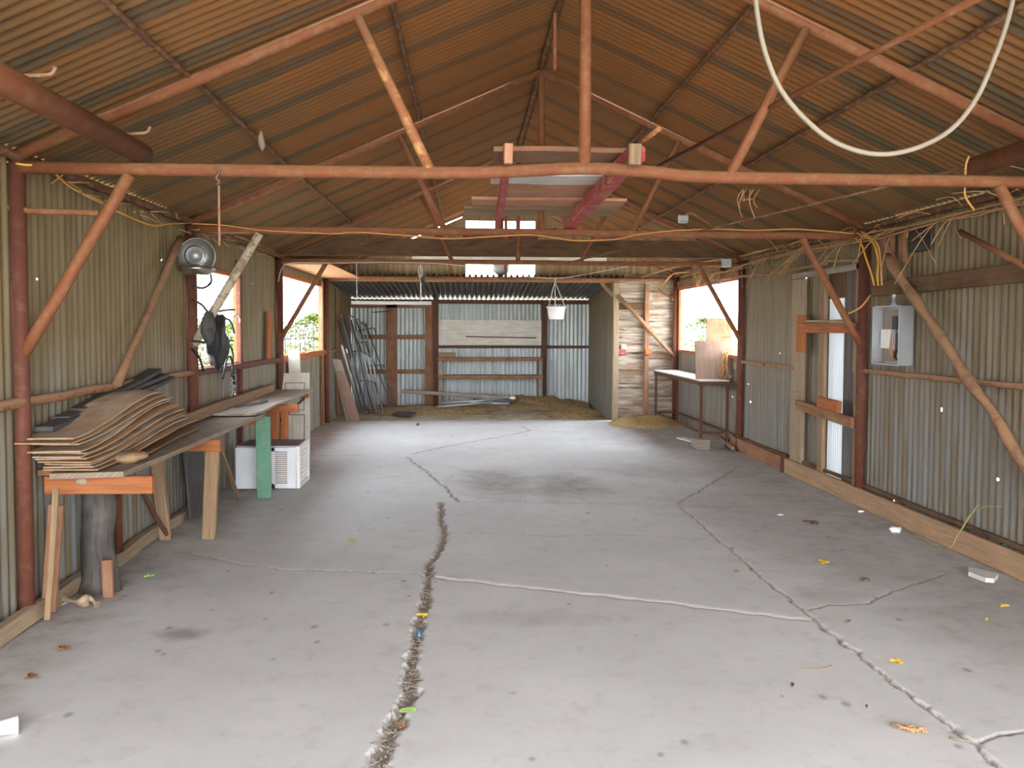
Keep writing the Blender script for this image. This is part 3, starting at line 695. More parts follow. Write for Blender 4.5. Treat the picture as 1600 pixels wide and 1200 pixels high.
part(t, 'bag_body', M['black'], lambda m: m.blob(aX(338, 530, XL+.17), .17, (.55, .9, 1.35), 16, 12, .5, 3))
part(t, 'flap', M['w_black'], lambda m: m.blob(aX(325, 512, XL+.24), .11, (.5, .6, 1.25), 14, 10, .35, 8))
part(t, 'hose', M['black'], lambda m: [m.path(curve([aX(x, y, XL+.12) for x, y in pp], 5), .011, 8) for pp in (
    [(300, 468), (315, 476), (325, 487), (340, 492)], [(330, 490), (350, 485), (366, 484)], [(300, 533), (330, 535), (364, 532)], [(345, 580), (350, 548), (358, 540), (364, 555), (362, 590)], [(348, 592), (355, 560), (362, 562), (366, 600)],
    [(300, 545), (312, 560), (318, 580)], [(335, 497), (358, 500), (366, 520)], [(300, 447), (318, 450), (330, 440), (328, 425)])])
part(t, 'loop_hook', M['steel'], lambda m: m.path(curve([aX(x, y, XL+.14) for x, y in ((364, 505), (365, 495), (371, 492), (375, 499), (374, 503))], 4), .008, 8))
quick('hanging_chain', M['steel'], 'bright chain hanging below the first left window', 'chain', lambda m: [m.path([aX(365.5+4*math.cos(a*math.pi/4), 590+k*9+5*math.sin(a*math.pi/4), XL+.12) for a in range(9)], .006, 6) for k in range(0, 4)])
quick('leaning_board', M['w_black'], 'narrow dark batten behind the white plank on the left wall', 'board', lambda m: m.bar(V(XL+.1, 10.9, .0), V(XL+.08, 10.9, 1.15), .06, .02, V(0, 1, 0)))
t = thing('panelled_door', V(-2.12, 10.45, 0), 'old white panelled door leaning behind the air conditioner', 'door')
dz0 = V(-2.28, 10.5, 0)
part(t, 'door_leaf', M['w_white'], lambda m: m.bar(V(-2.17, 10.45, 0), V(-2.20, 10.60, 1.02), .36, .035, V(0, 1, 0)))
part(t, 'moulding', M['w_grey'], lambda m: [m.bar(V(x0, 10.42+z*.147, z), V(x1, 10.42+z2*.147, z2), .012, .012) for (x0, z, x1, z2) in ((-2.30, .5, -2.06, .5), (-2.30, .56, -2.06, .56), (-2.31, .9, -2.07, .9), (-2.31, .56, -2.31, .9), (-2.07, .56, -2.07, .9), (-2.3, .1, -2.3, .5), (-2.06, .1, -2.06, .5))])
quick('leaning_plank', M['w_white'], 'white plank standing upright behind the far end of the bench', 'plank', lambda m: m.bar(V(-2.21, 10.72, 0), V(-2.27, 10.9, 1.30), .15, .025, V(0, 1, 0)))

# ---------------------------------------------------------------- bench
TZ = .80; xe = -1.90
def bench_edge(px, py): return aZ(px, py, TZ)
quick('workbench_plank', M['w_bench'], 'long dusty plank worktop along the left wall, front length', 'worktop', lambda m: m.slab([[V(xe-.40+.02*mn.noise(V(y, 3, 0)), y, TZ+.012*mn.noise(V(y, 0, 0))), V(xe-.2, y, TZ+.012*mn.noise(V(y, 1, 0))), V(xe+.015*mn.noise(V(y, 2, 0)), y, TZ+.012*mn.noise(V(y, 2, 0)))] for y in np.linspace(4.62, 7.75, 12)], .03))
quick('workbench_plank', M['w_grey'], 'grey wavy plank worktop along the left wall, far length', 'worktop', lambda m: m.slab([[V(-2.36, y, TZ+.035+.015*mn.noise(V(y*1.3, 0, 0))), V(-2.1, y, TZ+.035+.015*mn.noise(V(y*1.3, 1, 0))), V(-1.90-.02*(y > 10), y, TZ+.035+.02*mn.noise(V(y*1.5, 2, 0)))] for y in np.linspace(7.45, 10.35, 12)], .02))
quick('bench_back_plank', M['w_brown'], 'rough brown plank of the bench against the wall', 'plank', lambda m: m.bar(V(-2.35, 4.7, TZ-.015), V(-2.35, 7.7, TZ-.015), .09, .03, n=5, wob=.01))
quick('edge_board', M['w_tan'], 'light two by four lying along the back of the bench', 'lumber', lambda m: m.bar(V(-2.27, 6.0, TZ+.05), V(-2.31, 9.9, TZ+.09), .04, .09, n=8, wob=.01))
quick('rubber_mat', M['w_black'], 'scattered dark strips lying on the middle of the bench', 'scrap', lambda m: [m.path(curve([V(-2.2+.05*k, 7.9+.1*k, TZ+.05), V(-2.05, 8.2+.1*k, TZ+.055), V(-2.1+.03*k, 8.5, TZ+.052)], 4), .008, 6) for k in range(3)])
def sawhorse(y, x0, x1, z1, h, mat, lab, legs, oh=0):
    t = thing('trestle', V((x0+x1)/2, y, 0), lab, 'trestle')
    part(t, 'beam', M[mat], lambda m: m.bar(V(x0, y, z1-h/2), V(x1, y, z1-h/2), .045, h, n=3))
    for (xa, xb, r, lm) in legs:
        part(t, 'leg', M[lm], lambda m: m.bar(V(xa, y+.05, z1-.02), V(xb, y+.06, 0), .10*r, .05, V(0, 1, 0), n=4, wob=.01))
    return t
zt = TZ-.034
y2 = aZ(322, 845, 0).y
sawhorse(y2, XL+.08, aY(345, 700, y2).x, zt, .09, 'w_orange', 'orange trestle with two thick pale legs under the bench', ((-2.34, aZ(258, 843, 0).x, .85, 'w_tan'), (aY(331, 700, y2).x, aZ(322, 845, 0).x, 1.0, 'w_tan')))
y1 = 4.72
t = thing('cross_beam', V(-2.1, y1, zt-.1), 'orange beam under the near end of the bench with a round pale knot plug', 'beam')
part(t, 'beam', M['w_orange'], lambda m: m.bar(V(XL+.07, y1, zt-.052), V(aY(240, 745, y1).x, y1, zt-.052), .045, .10, n=3))
part(t, 'plug', M['w_pale'], lambda m: m.blob(V(aY(130, 742, y1).x, y1-.024, zt-.03), .034, (1, .12, .6), 14, 8, .1))
y3 = aZ(413, 776, 0).y
t = sawhorse(y3, XL+.08, aY(402, 660, y3).x, zt, .08, 'w_orange', 'orange bench bearer ending at the green post', ())
quick('green_post', M['green'], 'green painted board leg holding up the bench before the air conditioner', 'post', lambda m: m.bar(V(aY(412, 655, y3-.05).x-.01, y3-.04, zt), V(aY(413, 775, y3-.05).x, y3-.04, 0), .135, .03, V(0, 1, 0)))
y4 = 8.7
t = thing('trestle', V(-2.1, y4, 0), 'orange cabinet-like trestle of upright boards behind the air conditioner', 'trestle')
part(t, 'beam', M['w_orange'], lambda m: m.bar(V(-2.35, y4, zt-.01), V(aY(466, 640, y4).x, y4, zt-.01), .05, .08))
for px in (427, 445): part(t, 'leg', M['w_orange'], lambda m: m.bar(V(aY(px, 650, y4).x, y4, zt-.05), V(aY(px, 650, y4).x, y4, 0), .13 if px < 440 else .07, .03, V(0, 1, 0)))
y5 = 10.1
t = thing('bench_bracket', V(-2.1, y5, .4), 'far end bracket of the bench with a dark slanting stay', 'bracket')
part(t, 'beam', M['w_orange'], lambda m: m.bar(V(-2.38, y5, TZ-.02), V(-1.93, y5, TZ-.02), .05, .06))
part(t, 'stay', M['rust_d'], lambda m: m.tube(V(-1.98, y5, TZ-.05), V(-2.33, y5, .42), .014, n=8))
# stacked curved sheets
NS = 11
for i in range(NS):
    t_ = i/(NS-1); rr = random.Random(i*3+1)
    n0 = V(-2.16-.07*t_+rr.uniform(-.02, .02), 4.60-.03*i*(.5+.5*(i % 2))*.6, TZ+.02+.017*i+(.015 if i > 7 else 0))
    f0 = V(-2.10-.05*t_+rr.uniform(-.02, .02), 6.0-.045*i+rr.uniform(-.06, .06), .935+.024*i)
    wdt = .145-.01*(i % 3); G = []
    for a in range(13):
        u_ = a/12; c = n0.lerp(f0, u_); c.z = n0.z+(f0.z-n0.z)*(u_*u_*(3-2*u_)) - (.0 if i < 5 else .02*math.sin(u_*3.14)*0)
        G.append([c+V((j-1)*wdt, .03*(j-1)*rr.uniform(-.5, .5), .012*(1-(j-1)**2)*(u_)+.004*rr.random()) for j in range(3)])
    order = 'bottom' if i == 0 else ('top' if i == NS-1 else '')
    nth = ['bottom', 'second from the bottom', 'third from the bottom', 'fourth from the bottom', 'fifth from the bottom', 'middle', 'fifth from the top', 'fourth from the top', 'third from the top', 'second from the top', 'top'][i]
    lab = 'curled %s hardboard sheet on the bench, %s of the stack' % ('tan' if i % 3 else 'orange brown', nth); g_ = 'curled hardboard sheets stacked on the bench'
    o = MB(); o.slab(G, .008); tag(o.obj('hardboard_sheet', M['w_chip'] if i % 3 else M['w_chip2']), lab, 'sheet', g_)
for i, (dy, dz, lb) in enumerate(((0, 0, 'longest dark board tucked between the stacked sheets and the left wall'), (.25, .035, 'dark board lying on another behind the stacked sheets'), (.45, .07, 'topmost dark board behind the stacked sheets'))):
    quick('dark_board', M['w_black'], lb, 'board', lambda m: m.bar(V(-2.32-.015*i, 4.62+dy, 1.04+dz*.8), V(-2.33-.012*i, 6.55-.1*i, 1.20+dz), .10, .028, n=6, wob=.015))
quick('wood_chunk', M['w_tan'], 'rough split chunk of wood lying on the near end of the bench', 'wood chunk', lambda m: m.blob(V(aZ(195, 715, .84).x, 4.95, .835), .11, (1.0, .9, .34), 14, 8, .4, 5))
quick('long_splint', M['w_tan'], 'thin tan strip lying on the bench beside the stacked sheets', 'strip', lambda m: m.bar(V(-2.0, 5.0, TZ+.02), V(-2.12, 6.5, TZ+.02), .07, .012, n=5, wob=.01))
# under the bench
p = aZ(115, 925, 0)
quick('charred_log', M['log'], 'dark weathered log standing under the near end of the bench', 'log', lambda m: m.path([V(-2.24+.01*math.sin(k), p.y+.03, .0+(zt-.11)*k/10) for k in range(11)], [.10-.002*k+.02*(k == 0) for k in range(11)], 20, rough=.3))
quick('stake', M['w_tan'], 'thin upright stake in front of the dark log', 'stake', lambda m: m.bar(aY(75, 968, 4.45)+V(0, 0, 0), aY(87, 762, 4.5), .03, .02, V(0, 1, 0), n=6, wob=.008))
quick('leaning_lath', M['w_brown'], 'brown slat leaning between the rusty post and the stake', 'slat', lambda m: m.bar(V(-2.33, 4.66, .02), V(aY(85, 790, 4.62).x, 4.64, .62), .08, .025, V(0, 1, 0)))
quick('root_piece', M['w_pale'], 'bleached crooked root lying at the foot of the log', 'root', lambda m: m.path(curve([aZ(x, y, z) for x, y, z in ((85, 925, .06), (100, 935, .04), (125, 940, .04), (140, 935, .05), (152, 945, .02))], 4), [.02+.012*math.sin(k*.8) for k in range(17)], 10, rough=.6))
quick('bark_slab', M['w_brown'], 'upright bark slab beside the foot of the dark log', 'bark', lambda m: m.bar(V(-2.13, 4.95, 0), V(-2.14, 4.96, .22), .06, .03, V(0, 1, 0)))
quick('white_feather', M['paper'], 'white feather lying before the root on the floor', 'feather', lambda m: m.slab([[aZ(93, 942, .01), aZ(97, 945, .008)], [aZ(105, 936, .012), aZ(108, 939, .01)], [aZ(118, 933, .012), aZ(119, 935, .012)]], .004))
quick('leaning_stick', M['w_tan'], 'thin stick slanting down under the bench beside the air conditioner', 'stick', lambda m: m.bar(V(aY(345, 710, 6.6).x, 6.6, .62), aZ(374, 783, 0)+V(0, 0, .01), .035, .02, V(0, 1, 0)))
quick('black_panel', M['w_black'], 'blackened panel standing under the bench behind the trestle', 'panel', lambda m: m.bar(V(-2.27, 7.05, 0), V(-2.33, 7.1, .55), .02, .45, V(0, 1, 0)))
quick('bent_stick', M['rust_d'], 'rusty bent stick leaning low at the left wall', 'stick', lambda m: m.path(curve([V(-2.38, 6.1, .42), V(-2.32, 6.2, .2), V(-2.25, 6.3, .01)], 4), .016, 7, rough=.3))
for (px, py, r, lb) in ((298, 795, .035, 'small white lump at the foot of the second left post'), (285, 812, .02, 'tiny pale pebble near the second left post'), (250, 833, .018, 'tiny brown pebble by the trestle leg'), (148, 870, .03, 'grey rubble bit along the left wall'), (228, 842, .02, 'pale chip beside the trestle leg foot')):
    quick('pebble', M['stone'], lb, 'stone', lambda m: m.blob(aZ(px, py, 0)+V(0, 0, r*.4), r, (1, 1, .6), 9, 6, .5, px))

# ---------------------------------------------------------------- window air conditioner
p0 = aZ(368, 765, 0); p1 = aZ(463, 765, 0); ya = p1.y
x0, x1 = aY(368, 740, ya).x, aY(464, 740, ya).x; h = aY(400, 698, ya).z; dp = .50
t = thing('air_conditioner', V((x0+x1)/2, ya+dp/2, 0), 'old white window air conditioner standing on the floor behind the green post', 'air conditioner')
part(t, 'casing', M['white'], lambda m: (m.box(x0, x1, ya+.012, ya+dp, 0.01, h)))
def sf(m):
    w_ = x1-x0
    for a, b in ((0, .50), (.58, .64), (.84, 1.0)): m.box(x0+w_*a, x0+w_*b, ya, ya+.02, .012, h-.012)
    m.box(x0+w_*.5, x0+w_*.84, ya, ya+.02, .012, .06); m.box(x0+w_*.5, x0+w_*.84, ya, ya+.02, h-.05, h-.012)
part(t, 'side_panel', M['white'], sf)
def gr(m):
    w_ = x1-x0
    for k in range(16):
        z = .065+(h-.12)*k/15
        for a, b in ((.5, .58), (.64, .84)): m.box(x0+w_*a, x0+w_*b, ya+.004, ya+.016, z-.006, z+.004)
part(t, 'side_grille', M['grille'], gr, 'dusty tan louvred grille')
part(t, 'front_frame', M['white_p'], lambda m: [m.box(x1-.01, x1+.03, ya+a, ya+b, c, d) for a, b, c, d in ((0, dp, .01, .05), (0, dp, h-.03, h), (0, .05, .05, h-.03), (dp-.05, dp, .05, h-.03))])
part(t, 'front_grille', M['grille_w'], lambda m: [m.bar(V(x1+.012, ya+.05+(dp-.1)*k/9, .05), V(x1+.012, ya+.05+(dp-.1)*(k/9), h-.03), .012, .01) for k in range(10)]+[m.bar(V(x1+.016, ya+.05, .05+(h-.08)*k/8), V(x1+.016, ya+dp-.05, .05+(h-.08)*k/8), .01, .008) for k in range(9)])
part(t, 'top_plate', M['dust_top'], lambda m: m.box(x0+.02, x1-.005, ya+.03, ya+dp-.01, h-.002, h+.006), 'grey top thick with dust')

# ---------------------------------------------------------------- far bay: back wall framing, shelves, leaning metal
yb = DB-.04
def bw(px0, px1, py0, py1, mat, name, lab, cat, y=yb, th=.045):
    a, b = aY(px0, py1, y), aY(px1, py0, y)
    return quick(name, M[mat], lab, cat, lambda m: m.box(a.x, b.x, y-th, y, a.z, b.z))
def bz(py): return aY(700, py, yb).z
bw(604, 621, 476, 652, 'w_brown', 'wall_stud', 'brown stud on the far wall near the leaning metal racks', 'stud')
bw(664, 677, 474, 640, 'w_brown', 'wall_stud', 'wide brown stud left of the rusty post on the far wall', 'stud')
bw(677, 685, 446, 642, 'rust_d', 'wall_post', 'dark rusty post left of the white panel on the far wall', 'post', yb-.03, .06)
bw(846, 854, 470, 628, 'rust_d', 'wall_post', 'dark rusty post right of the white panel on the far wall', 'post', yb-.02, .05)
for (a, b, y0_, y1_, lb) in ((565, 604, 523, 530, 'upper brown rail behind the leaning metal racks'), (621, 664, 523, 530, 'upper brown rail between the two brown studs of the far wall'), (575, 604, 577, 584, 'lower brown rail behind the leaning metal racks'), (621, 664, 577, 584, 'lower brown rail between the two brown studs of the far wall'), (540, 664, 475, 481, 'top brown rail of the far wall at the left')):
    bw(a, b, y0_, y1_, 'w_brown', 'wall_rail', lb, 'rail')
bw(685, 957, 540, 544, 'rust_d', 'wall_rail', 'long dark rusty rail across the far wall', 'rail', yb-.03, .03)
bw(540, 955, 469, 474, 'rust_d', 'wall_rail', 'dark top rail of the far wall under the bright scalloped gap', 'rail', yb-.01, .05)
bw(685, 846, 500, 539, 'w_white', 'wallboard', 'dusty white panel on the far wall', 'panel', yb-.015, .015)
quick('thin_rod', M['rust_d'], 'thin dark rod fixed across the white panel', 'rod', lambda m: m.tube(aY(728, 526, yb-.04), aY(838, 528, yb-.04), .012, n=6))
ys = yb-.1
t = thing('shelf_unit', aY(765, 640, ys), 'rough wooden shelf frame against the far wall', 'shelf')
for (nm, a, b, c, d) in (('upright', 685, 693, 562, 632), ('upright', 840, 847, 560, 626)):
    p, q = aY(a, d, ys), aY(b, c, ys); part(t, nm, M['w_grey'], lambda m: m.box(p.x, q.x, ys-.2, ys, 0.0, q.z))
for (c, d) in ((558, 563), (585, 591)):
    p, q = aY(685, d, ys), aY(847, c, ys); part(t, 'shelf', M['w_brown'], lambda m: m.box(p.x, q.x, ys-.24, ys, p.z, q.z))
p, q = aY(686, 558, ys), aY(712, 552, ys)
quick('wood_block', M['w_tan'], 'tan block lying on the left end of the top shelf', 'block', lambda m: m.box(p.x, q.x, ys-.2, ys-.04, p.z, q.z+.02))
# long pieces on the ground
def gp(px0, py0, px1, py1, y0_, y1_, w_, h_, mat, nm, lab, cat='metal bar', tube=False):
    a, b = aY(px0, py0, y0_), aY(px1, py1, y1_)
    quick(nm, M[mat], lab, cat, lambda m: (m.tube(a, b, w_, n=10) if tube else m.bar(a, b, w_, h_)))
gp(629, 611, 803, 622, 16.6, 16.2, .10, .07, 'w_grey', 'long_plank', 'long grey plank lying raised before the shelf frame', 'plank')
gp(690, 630, 800, 622, 15.9, 16.2, .02, 0, 'steel', 'metal_tube', 'upper bright tube lying before the shelf frame', tube=True)
gp(700, 627, 796, 631, 16.1, 15.9, .025, 0, 'steel_b', 'metal_tube', 'bluish tube lying on the hay before the shelf frame', tube=True)
gp(682, 636, 770, 628, 15.7, 15.9, .02, 0, 'steel', 'metal_tube', 'lowest bright tube lying before the shelf frame', tube=True)
gp(740, 625, 803, 627, 16.3, 16.1, .03, 0, 'steel_d', 'metal_tube', 'dark tube among the bright tubes before the shelf frame', tube=True)
quick('white_rag', M['card'], 'small white rag on the end of the tubes', 'rag', lambda m: m.blob(aY(801, 622, 16.1), .06, (1, .7, .6), 10, 7, .5, 2))
quick('dark_patch_board', M['w_black'], 'flat dark scrap lying on the soil before the brown studs', 'scrap', lambda m: m.slab([[aZ(612, 647, .02), aZ(640, 650, .02)], [aZ(622, 641, .03), aZ(652, 644, .03)]], .015))
# leaning racks
def lean(px0, py0, px1, py1, y1_, y0_, r, mat, nm, lab, cat='metal bar'):
    a, b = aY(px0, py0, y1_), aY(px1, py1, y0_); b.z = max(b.z, .01)
    quick(nm, M[mat], lab, cat, lambda m: m.tube(a, b, r, n=8))
t = thing('metal_gate', aZ(577, 642, 0), 'tall narrow metal gate of parallel bars leaning in the far left corner', 'gate')
tops = [(533, 492), (544, 491), (553, 494), (562, 500), (570, 508)]; bots = [(573, 641), (580, 640), (588, 638), (592, 638), (598, 636)]
def foot(px, py): return aZ(px, py, .0)
for i, (a, b) in enumerate(zip(tops, bots)):
    q = foot(*b); q.y = 15.3+.08*i; q = V(aY(b[0], b[1], q.y).x, q.y, 0.02); p = aY(a[0], a[1], 15.2+.12*i)
    part(t, 'bar', M['steel'], lambda m: m.tube(q, p, .014, n=8))
def rung(f):
    P = []
    for i, (a, b) in enumerate(zip(tops, bots)):
        y = 15.3+.08*i; q = V(aY(b[0], b[1], y).x, y, 0.02); p = aY(a[0], a[1], 15.2+.12*i); P.append(q.lerp(p, f))
    return P
for f in (.03, .33, .63, .99): part(t, 'rung', M['steel_d'], lambda m: m.path(rung(f), .012, 8))
t = thing('angle_iron_frame', aZ(600, 640, 0), 'dark steel frame with cross spikes leaning behind the metal gate', 'frame')
for (a, b, c, d) in ((556, 500, 612, 632), (571, 505, 618, 634), (545, 500, 600, 636)): part(t, 'bar', M['steel_d'], lambda m: m.tube(aY(c, d, 16.1), aY(a, b, 17.0), .013, n=6))
for (a, b, c, d) in ((558, 517, 584, 512), (584, 512, 587, 520), (562, 536, 575, 533), (575, 572, 600, 570), (600, 570, 600, 575), (583, 488, 610, 486)): part(t, 'spike', M['steel_d'], lambda m: m.tube(aY(a, b, 16.75), aY(c, d, 16.75), .012, n=6))
lean(534, 540, 562, 640, 14.75, 15.9, .022, 'w_white', 'leaning_rail', 'white rail leaning in the far left corner', 'rail')
lean(541, 545, 567, 641, 14.85, 15.85, .016, 'steel_b', 'leaning_rail', 'bluish rail beside the white rail in the far left corner', 'rail')
for k, (a, b, c, d) in enumerate(((529, 500, 566, 640), (538, 498, 572, 642), (548, 500, 582, 640))):
    lean(a, b, c, d, 14.95+.22*k, 14.85+.22*k, .02, 'steel_d', 'leaning_bar', ('leftmost', 'middle', 'rightmost')[k]+' of the dark bars leaning behind the metal gate')
quick('sheet_offcut', M['w_grey'], 'grey board leaning low in the far left corner', 'board', lambda m: m.slab([[aY(519, 560, 14.35), aY(533, 562, 14.4)], [aY(541, 658, 14.4), aY(563, 657, 14.45)]], .02, V(0, 1, 0)))
quick('sheet_offcut', M['ply'], 'brown board leaning in front of the grey one in the far left corner', 'board', lambda m: m.slab([[aY(524, 580, 14.28), aY(538, 581, 14.3)], [aY(546, 661, 14.28), aY(563, 660, 14.3)]], .02, V(0, 1, 0)))

# ---------------------------------------------------------------- partition of planks at right rear
yp = 14.12
xa = aY(957, 550, yp).x
m = MB(); zz = -.02; k = 0
while zz < 2.5:
    hh = .15+.03*mn.noise(V(k, 0, 5)); m.bar(V(xa, yp+.026*(k % 2), zz+hh/2), V(XR, yp+.026*(k % 2), zz+hh/2), .025, hh+(.04 if k % 2 else -.006), n=5, wob=.008); zz += hh; k += 1
struct(m.obj('wall_partition', M['w_plank'], origin=(0, 0, 0)), 'weathered plank partition at the right rear', 'wall')
def ps(px0, px1, z0, z1, mat, lab, th=.09): 
    a, b = aY(px0, 550, yp-.06), aY(px1, 550, yp-.06); quick('partition_stud', M[mat], lab, 'stud', lambda m: m.box(a.x, b.x, yp-.02-th, yp-.02, z0, z1))
ps(957, 966, 0, 2.38, 'w_pale', 'pale corner stud at the left edge of the plank partition')
ps(1006, 1013, 0, 2.36, 'w_brown', 'brown middle stud of the plank partition')
ps(1051, 1061, .5, 2.3, 'w_pale', 'pale stud beside the bright right window')
quick('partition_brace', M['pole'], 'slanting brace pole across the plank partition', 'brace', lambda m: m.tube(aY(966, 462, yp-.14), aY(1053, 557, yp-.14), .035, n=12))
quick('partition_plate', M['w_tan'], 'tan rail along the top of the plank partition', 'rail', lambda m: m.bar(aY(925, 437, yp-.06), aY(1085, 437, yp-.06), .06, .05))
quick('low_beam', M['w_brown'], 'long brown beam crossing beneath the farthest frame', 'beam', lambda m: m.bar(aY(505, 437, yp-.03), aY(960, 439, yp-.03), .06, .06, n=6, wob=.01))
quick('corner_brace', M['w_tan'], 'short slanting timber beside the top of the partition', 'brace', lambda m: (m.bar(aY(935, 437, 14.2), aY(957, 462, 14.2), .05, .06)))
quick('red_outlet_box', M['red'], 'small red outlet box with a white card on the plank partition', 'box', lambda m: m.box(aY(967, 550, yp-.1).x, aY(978, 550, yp-.1).x, yp-.1, yp-.02, aY(970, 554, yp).z, aY(970, 546, yp).z))
quick('white_card', M['card'], 'small white card above the red outlet box', 'card', lambda m: m.box(aY(971, 550, yp-.07).x, aY(978, 550, yp-.07).x, yp-.08, yp-.03, aY(970, 545, yp).z, aY(970, 538, yp).z))
quick('orange_outlet_box', M['w_orange'], 'orange block on the middle stud of the plank partition', 'box', lambda m: m.box(aY(1008, 550, yp-.13).x, aY(1018, 550, yp-.13).x, yp-.17, yp-.115, aY(970, 554, yp).z, aY(970, 546, yp).z))
quick('dark_hatch', M['w_dark'], 'dark board nailed high on the left of the plank partition', 'board', lambda m: m.box(aY(968, 480, yp-.05).x, aY(1005, 480, yp-.05).x, yp-.05, yp-.02, aY(970, 484, yp).z, aY(970, 474, yp).z))  # dark board put where an opening in the planks lies in shade

# ---------------------------------------------------------------- hay
def mound(c, rx, ry, h, mat, lab, nst, cat='hay', xlim=(-9, 9), ylim=(-9, 99), stm='straw'):
    def hz(x, y):
        q = ((x-c[0])/rx)**2+((y-c[1])/ry)**2
        return max(0, 1-q)**.8*h*(1+.5*mn.noise(V(x*4, y*4, 1)))+.012*mn.noise(V(x*12, y*12, 2))-.012*(q > 1)
    m = MB(); G = []; n = 34
    for i in range(n+1):
        G.append([])
        for j in range(n+1):
            x = min(max(c[0]-rx*1.05+2.1*rx*i/n, xlim[0]), xlim[1]); y = min(max(c[1]-ry*1.05+2.1*ry*j/n, ylim[0]), ylim[1]); G[-1].append(V(x, y, hz(x, y)-.005))
    m.slab(G, .01)
    o = tag(m.obj('hay_pile', M[mat]), lab, cat, None, 'stuff')
    s_ = MB()
    for _ in range(nst):
        a = random.random()*6.28; r = math.sqrt(random.random()); x, y = c[0]+rx*r*math.cos(a), c[1]+ry*r*math.sin(a)
        if not (xlim[0] < x < xlim[1] and ylim[0] < y < ylim[1]): continue
        z = hz(x, y)+.004; g = random.random()*6.28; L = random.uniform(.03, .1); d = V(math.cos(g), math.sin(g), random.uniform(-.1, .5))*L; e = V(-math.sin(g), math.cos(g), .3)*.0025
        p = V(x, y, z); s_.add([p-d/2-e, p+d/2-e, p+d/2+e, p-d/2+e], [[0, 1, 2, 3]])
    c2 = s_.obj('loose_straw', M[stm], o); c2['kind'] = 'stuff'
    return o
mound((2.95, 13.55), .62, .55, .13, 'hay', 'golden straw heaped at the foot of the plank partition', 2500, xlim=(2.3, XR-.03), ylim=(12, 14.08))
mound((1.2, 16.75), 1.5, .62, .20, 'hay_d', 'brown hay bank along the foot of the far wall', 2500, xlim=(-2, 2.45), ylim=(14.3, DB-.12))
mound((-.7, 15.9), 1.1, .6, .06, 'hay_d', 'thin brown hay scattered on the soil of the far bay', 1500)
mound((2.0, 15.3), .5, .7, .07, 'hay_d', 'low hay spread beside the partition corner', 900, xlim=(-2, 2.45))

# ---------------------------------------------------------------- metal table and plywood at right window
tz = .91
A_, B_, C_ = aZ(1036, 578, tz), aZ(1078, 594, tz), aZ(1152, 590, tz)
x0, x1 = A_.x-.02, XR-.10; y0, y1 = B_.y, A_.y; x0 = (A_.x+B_.x)/2
t = thing('metal_table', V((x0+x1)/2, (y0+y1)/2, 0), 'rusty angle iron table with a pale dusty top under the right window', 'table')
part(t, 'tabletop', M['w_white'], lambda m: m.slab([[V(x0, y0, tz), V(x1, y0, tz)], [V(x0, y1, tz), V(x1, y1, tz)]], .018), 'pale dusty top')
part(t, 'apron', M['rust_d'], lambda m: [m.bar(p, q, .03, .05) for p, q in ((V(x0, y0, tz-.045), V(x1, y0, tz-.045)), (V(x0, y1, tz-.045), V(x1, y1, tz-.045)), (V(x0, y0, tz-.045), V(x0, y1, tz-.045)), (V(x1, y0, tz-.045), V(x1, y1, tz-.045)))])
for (x, y) in ((x0+.02, y0+.02), (x1-.02, y0+.02), (x0+.02, y1-.02), (x1-.02, y1-.02)): part(t, 'leg', M['rust_d'], lambda m: m.bar(V(x, y, 0), V(x, y, tz-.03), .035, .035))
part(t, 'stretcher', M['rust_d'], lambda m: [m.bar(p, q, .03, .03) for p, q in ((V(x0+.02, y0, .2), V(x1-.02, y0, .2)), (V(x0+.02, y1, .2), V(x1-.02, y1, .2)), (V(x0+.02, y0, .2), V(x0+.02, y1, .2)), (V(x1-.02, y0, .2), V(x1-.02, y1, .2)))])
a, b = aY(1087, 588, y0+.25), aY(1147, 533, y0+.25)
quick('plywood_panel', M['ply'], 'stained plywood panel standing on the metal table', 'plywood', lambda m: m.bar(V((a.x+b.x)/2, y0+.25, tz), V((a.x+b.x)/2+.0, y0+.33, b.z), b.x-a.x, .03, V(0, 1, 0)))
yq = y0+.7; a, b = aY(1105, 545, yq), aY(1145, 498, yq)
quick('plywood_panel', M['w_brown'], 'smaller brown plywood square behind the stained panel in the right window', 'plywood', lambda m: m.bar(V((a.x+b.x)/2, yq, tz), V((a.x+b.x)/2, yq+.06, b.z), b.x-a.x, .015, V(0, 1, 0)))
quick('vine_heap', M['vine'], 'dry twigs tangled beside the plywood at the right window', 'twigs', lambda m: [m.path(curve([V(XR-.12+random.uniform(-.05, .05), y0+.2+random.uniform(-.1, .1), tz+z) for z in (0, .12, .25, .38)], 3), .005, 5) for _ in range(14)], None, 'stuff')
quick('switch_box', M['w_pale'], 'small pale outlet box on the right post by the table', 'box', lambda m: m.box(XR-.055, XR-.004, D3+.15, D3+.27, aX(1150, 577, XR-.03).z, aX(1150, 567, XR-.03).z))
quick('hung_cloth', M['w_tan'], 'tan feed sack hanging over the top of the right window', 'sack', lambda m: m.slab([[aX(px, 417, XR-.08), aX(px, 441-.0*px+(3 if px > 1100 else 0), XR-.08)] for px in (1083, 1095, 1110, 1126)], .01, V(1, 0, 0)))
quick('window_header', M['w_brown'], 'brown header board above the right window', 'board', lambda m: m.box(XR-.05, XR-.02, W3[0], W3[1], 2.27, 2.40))
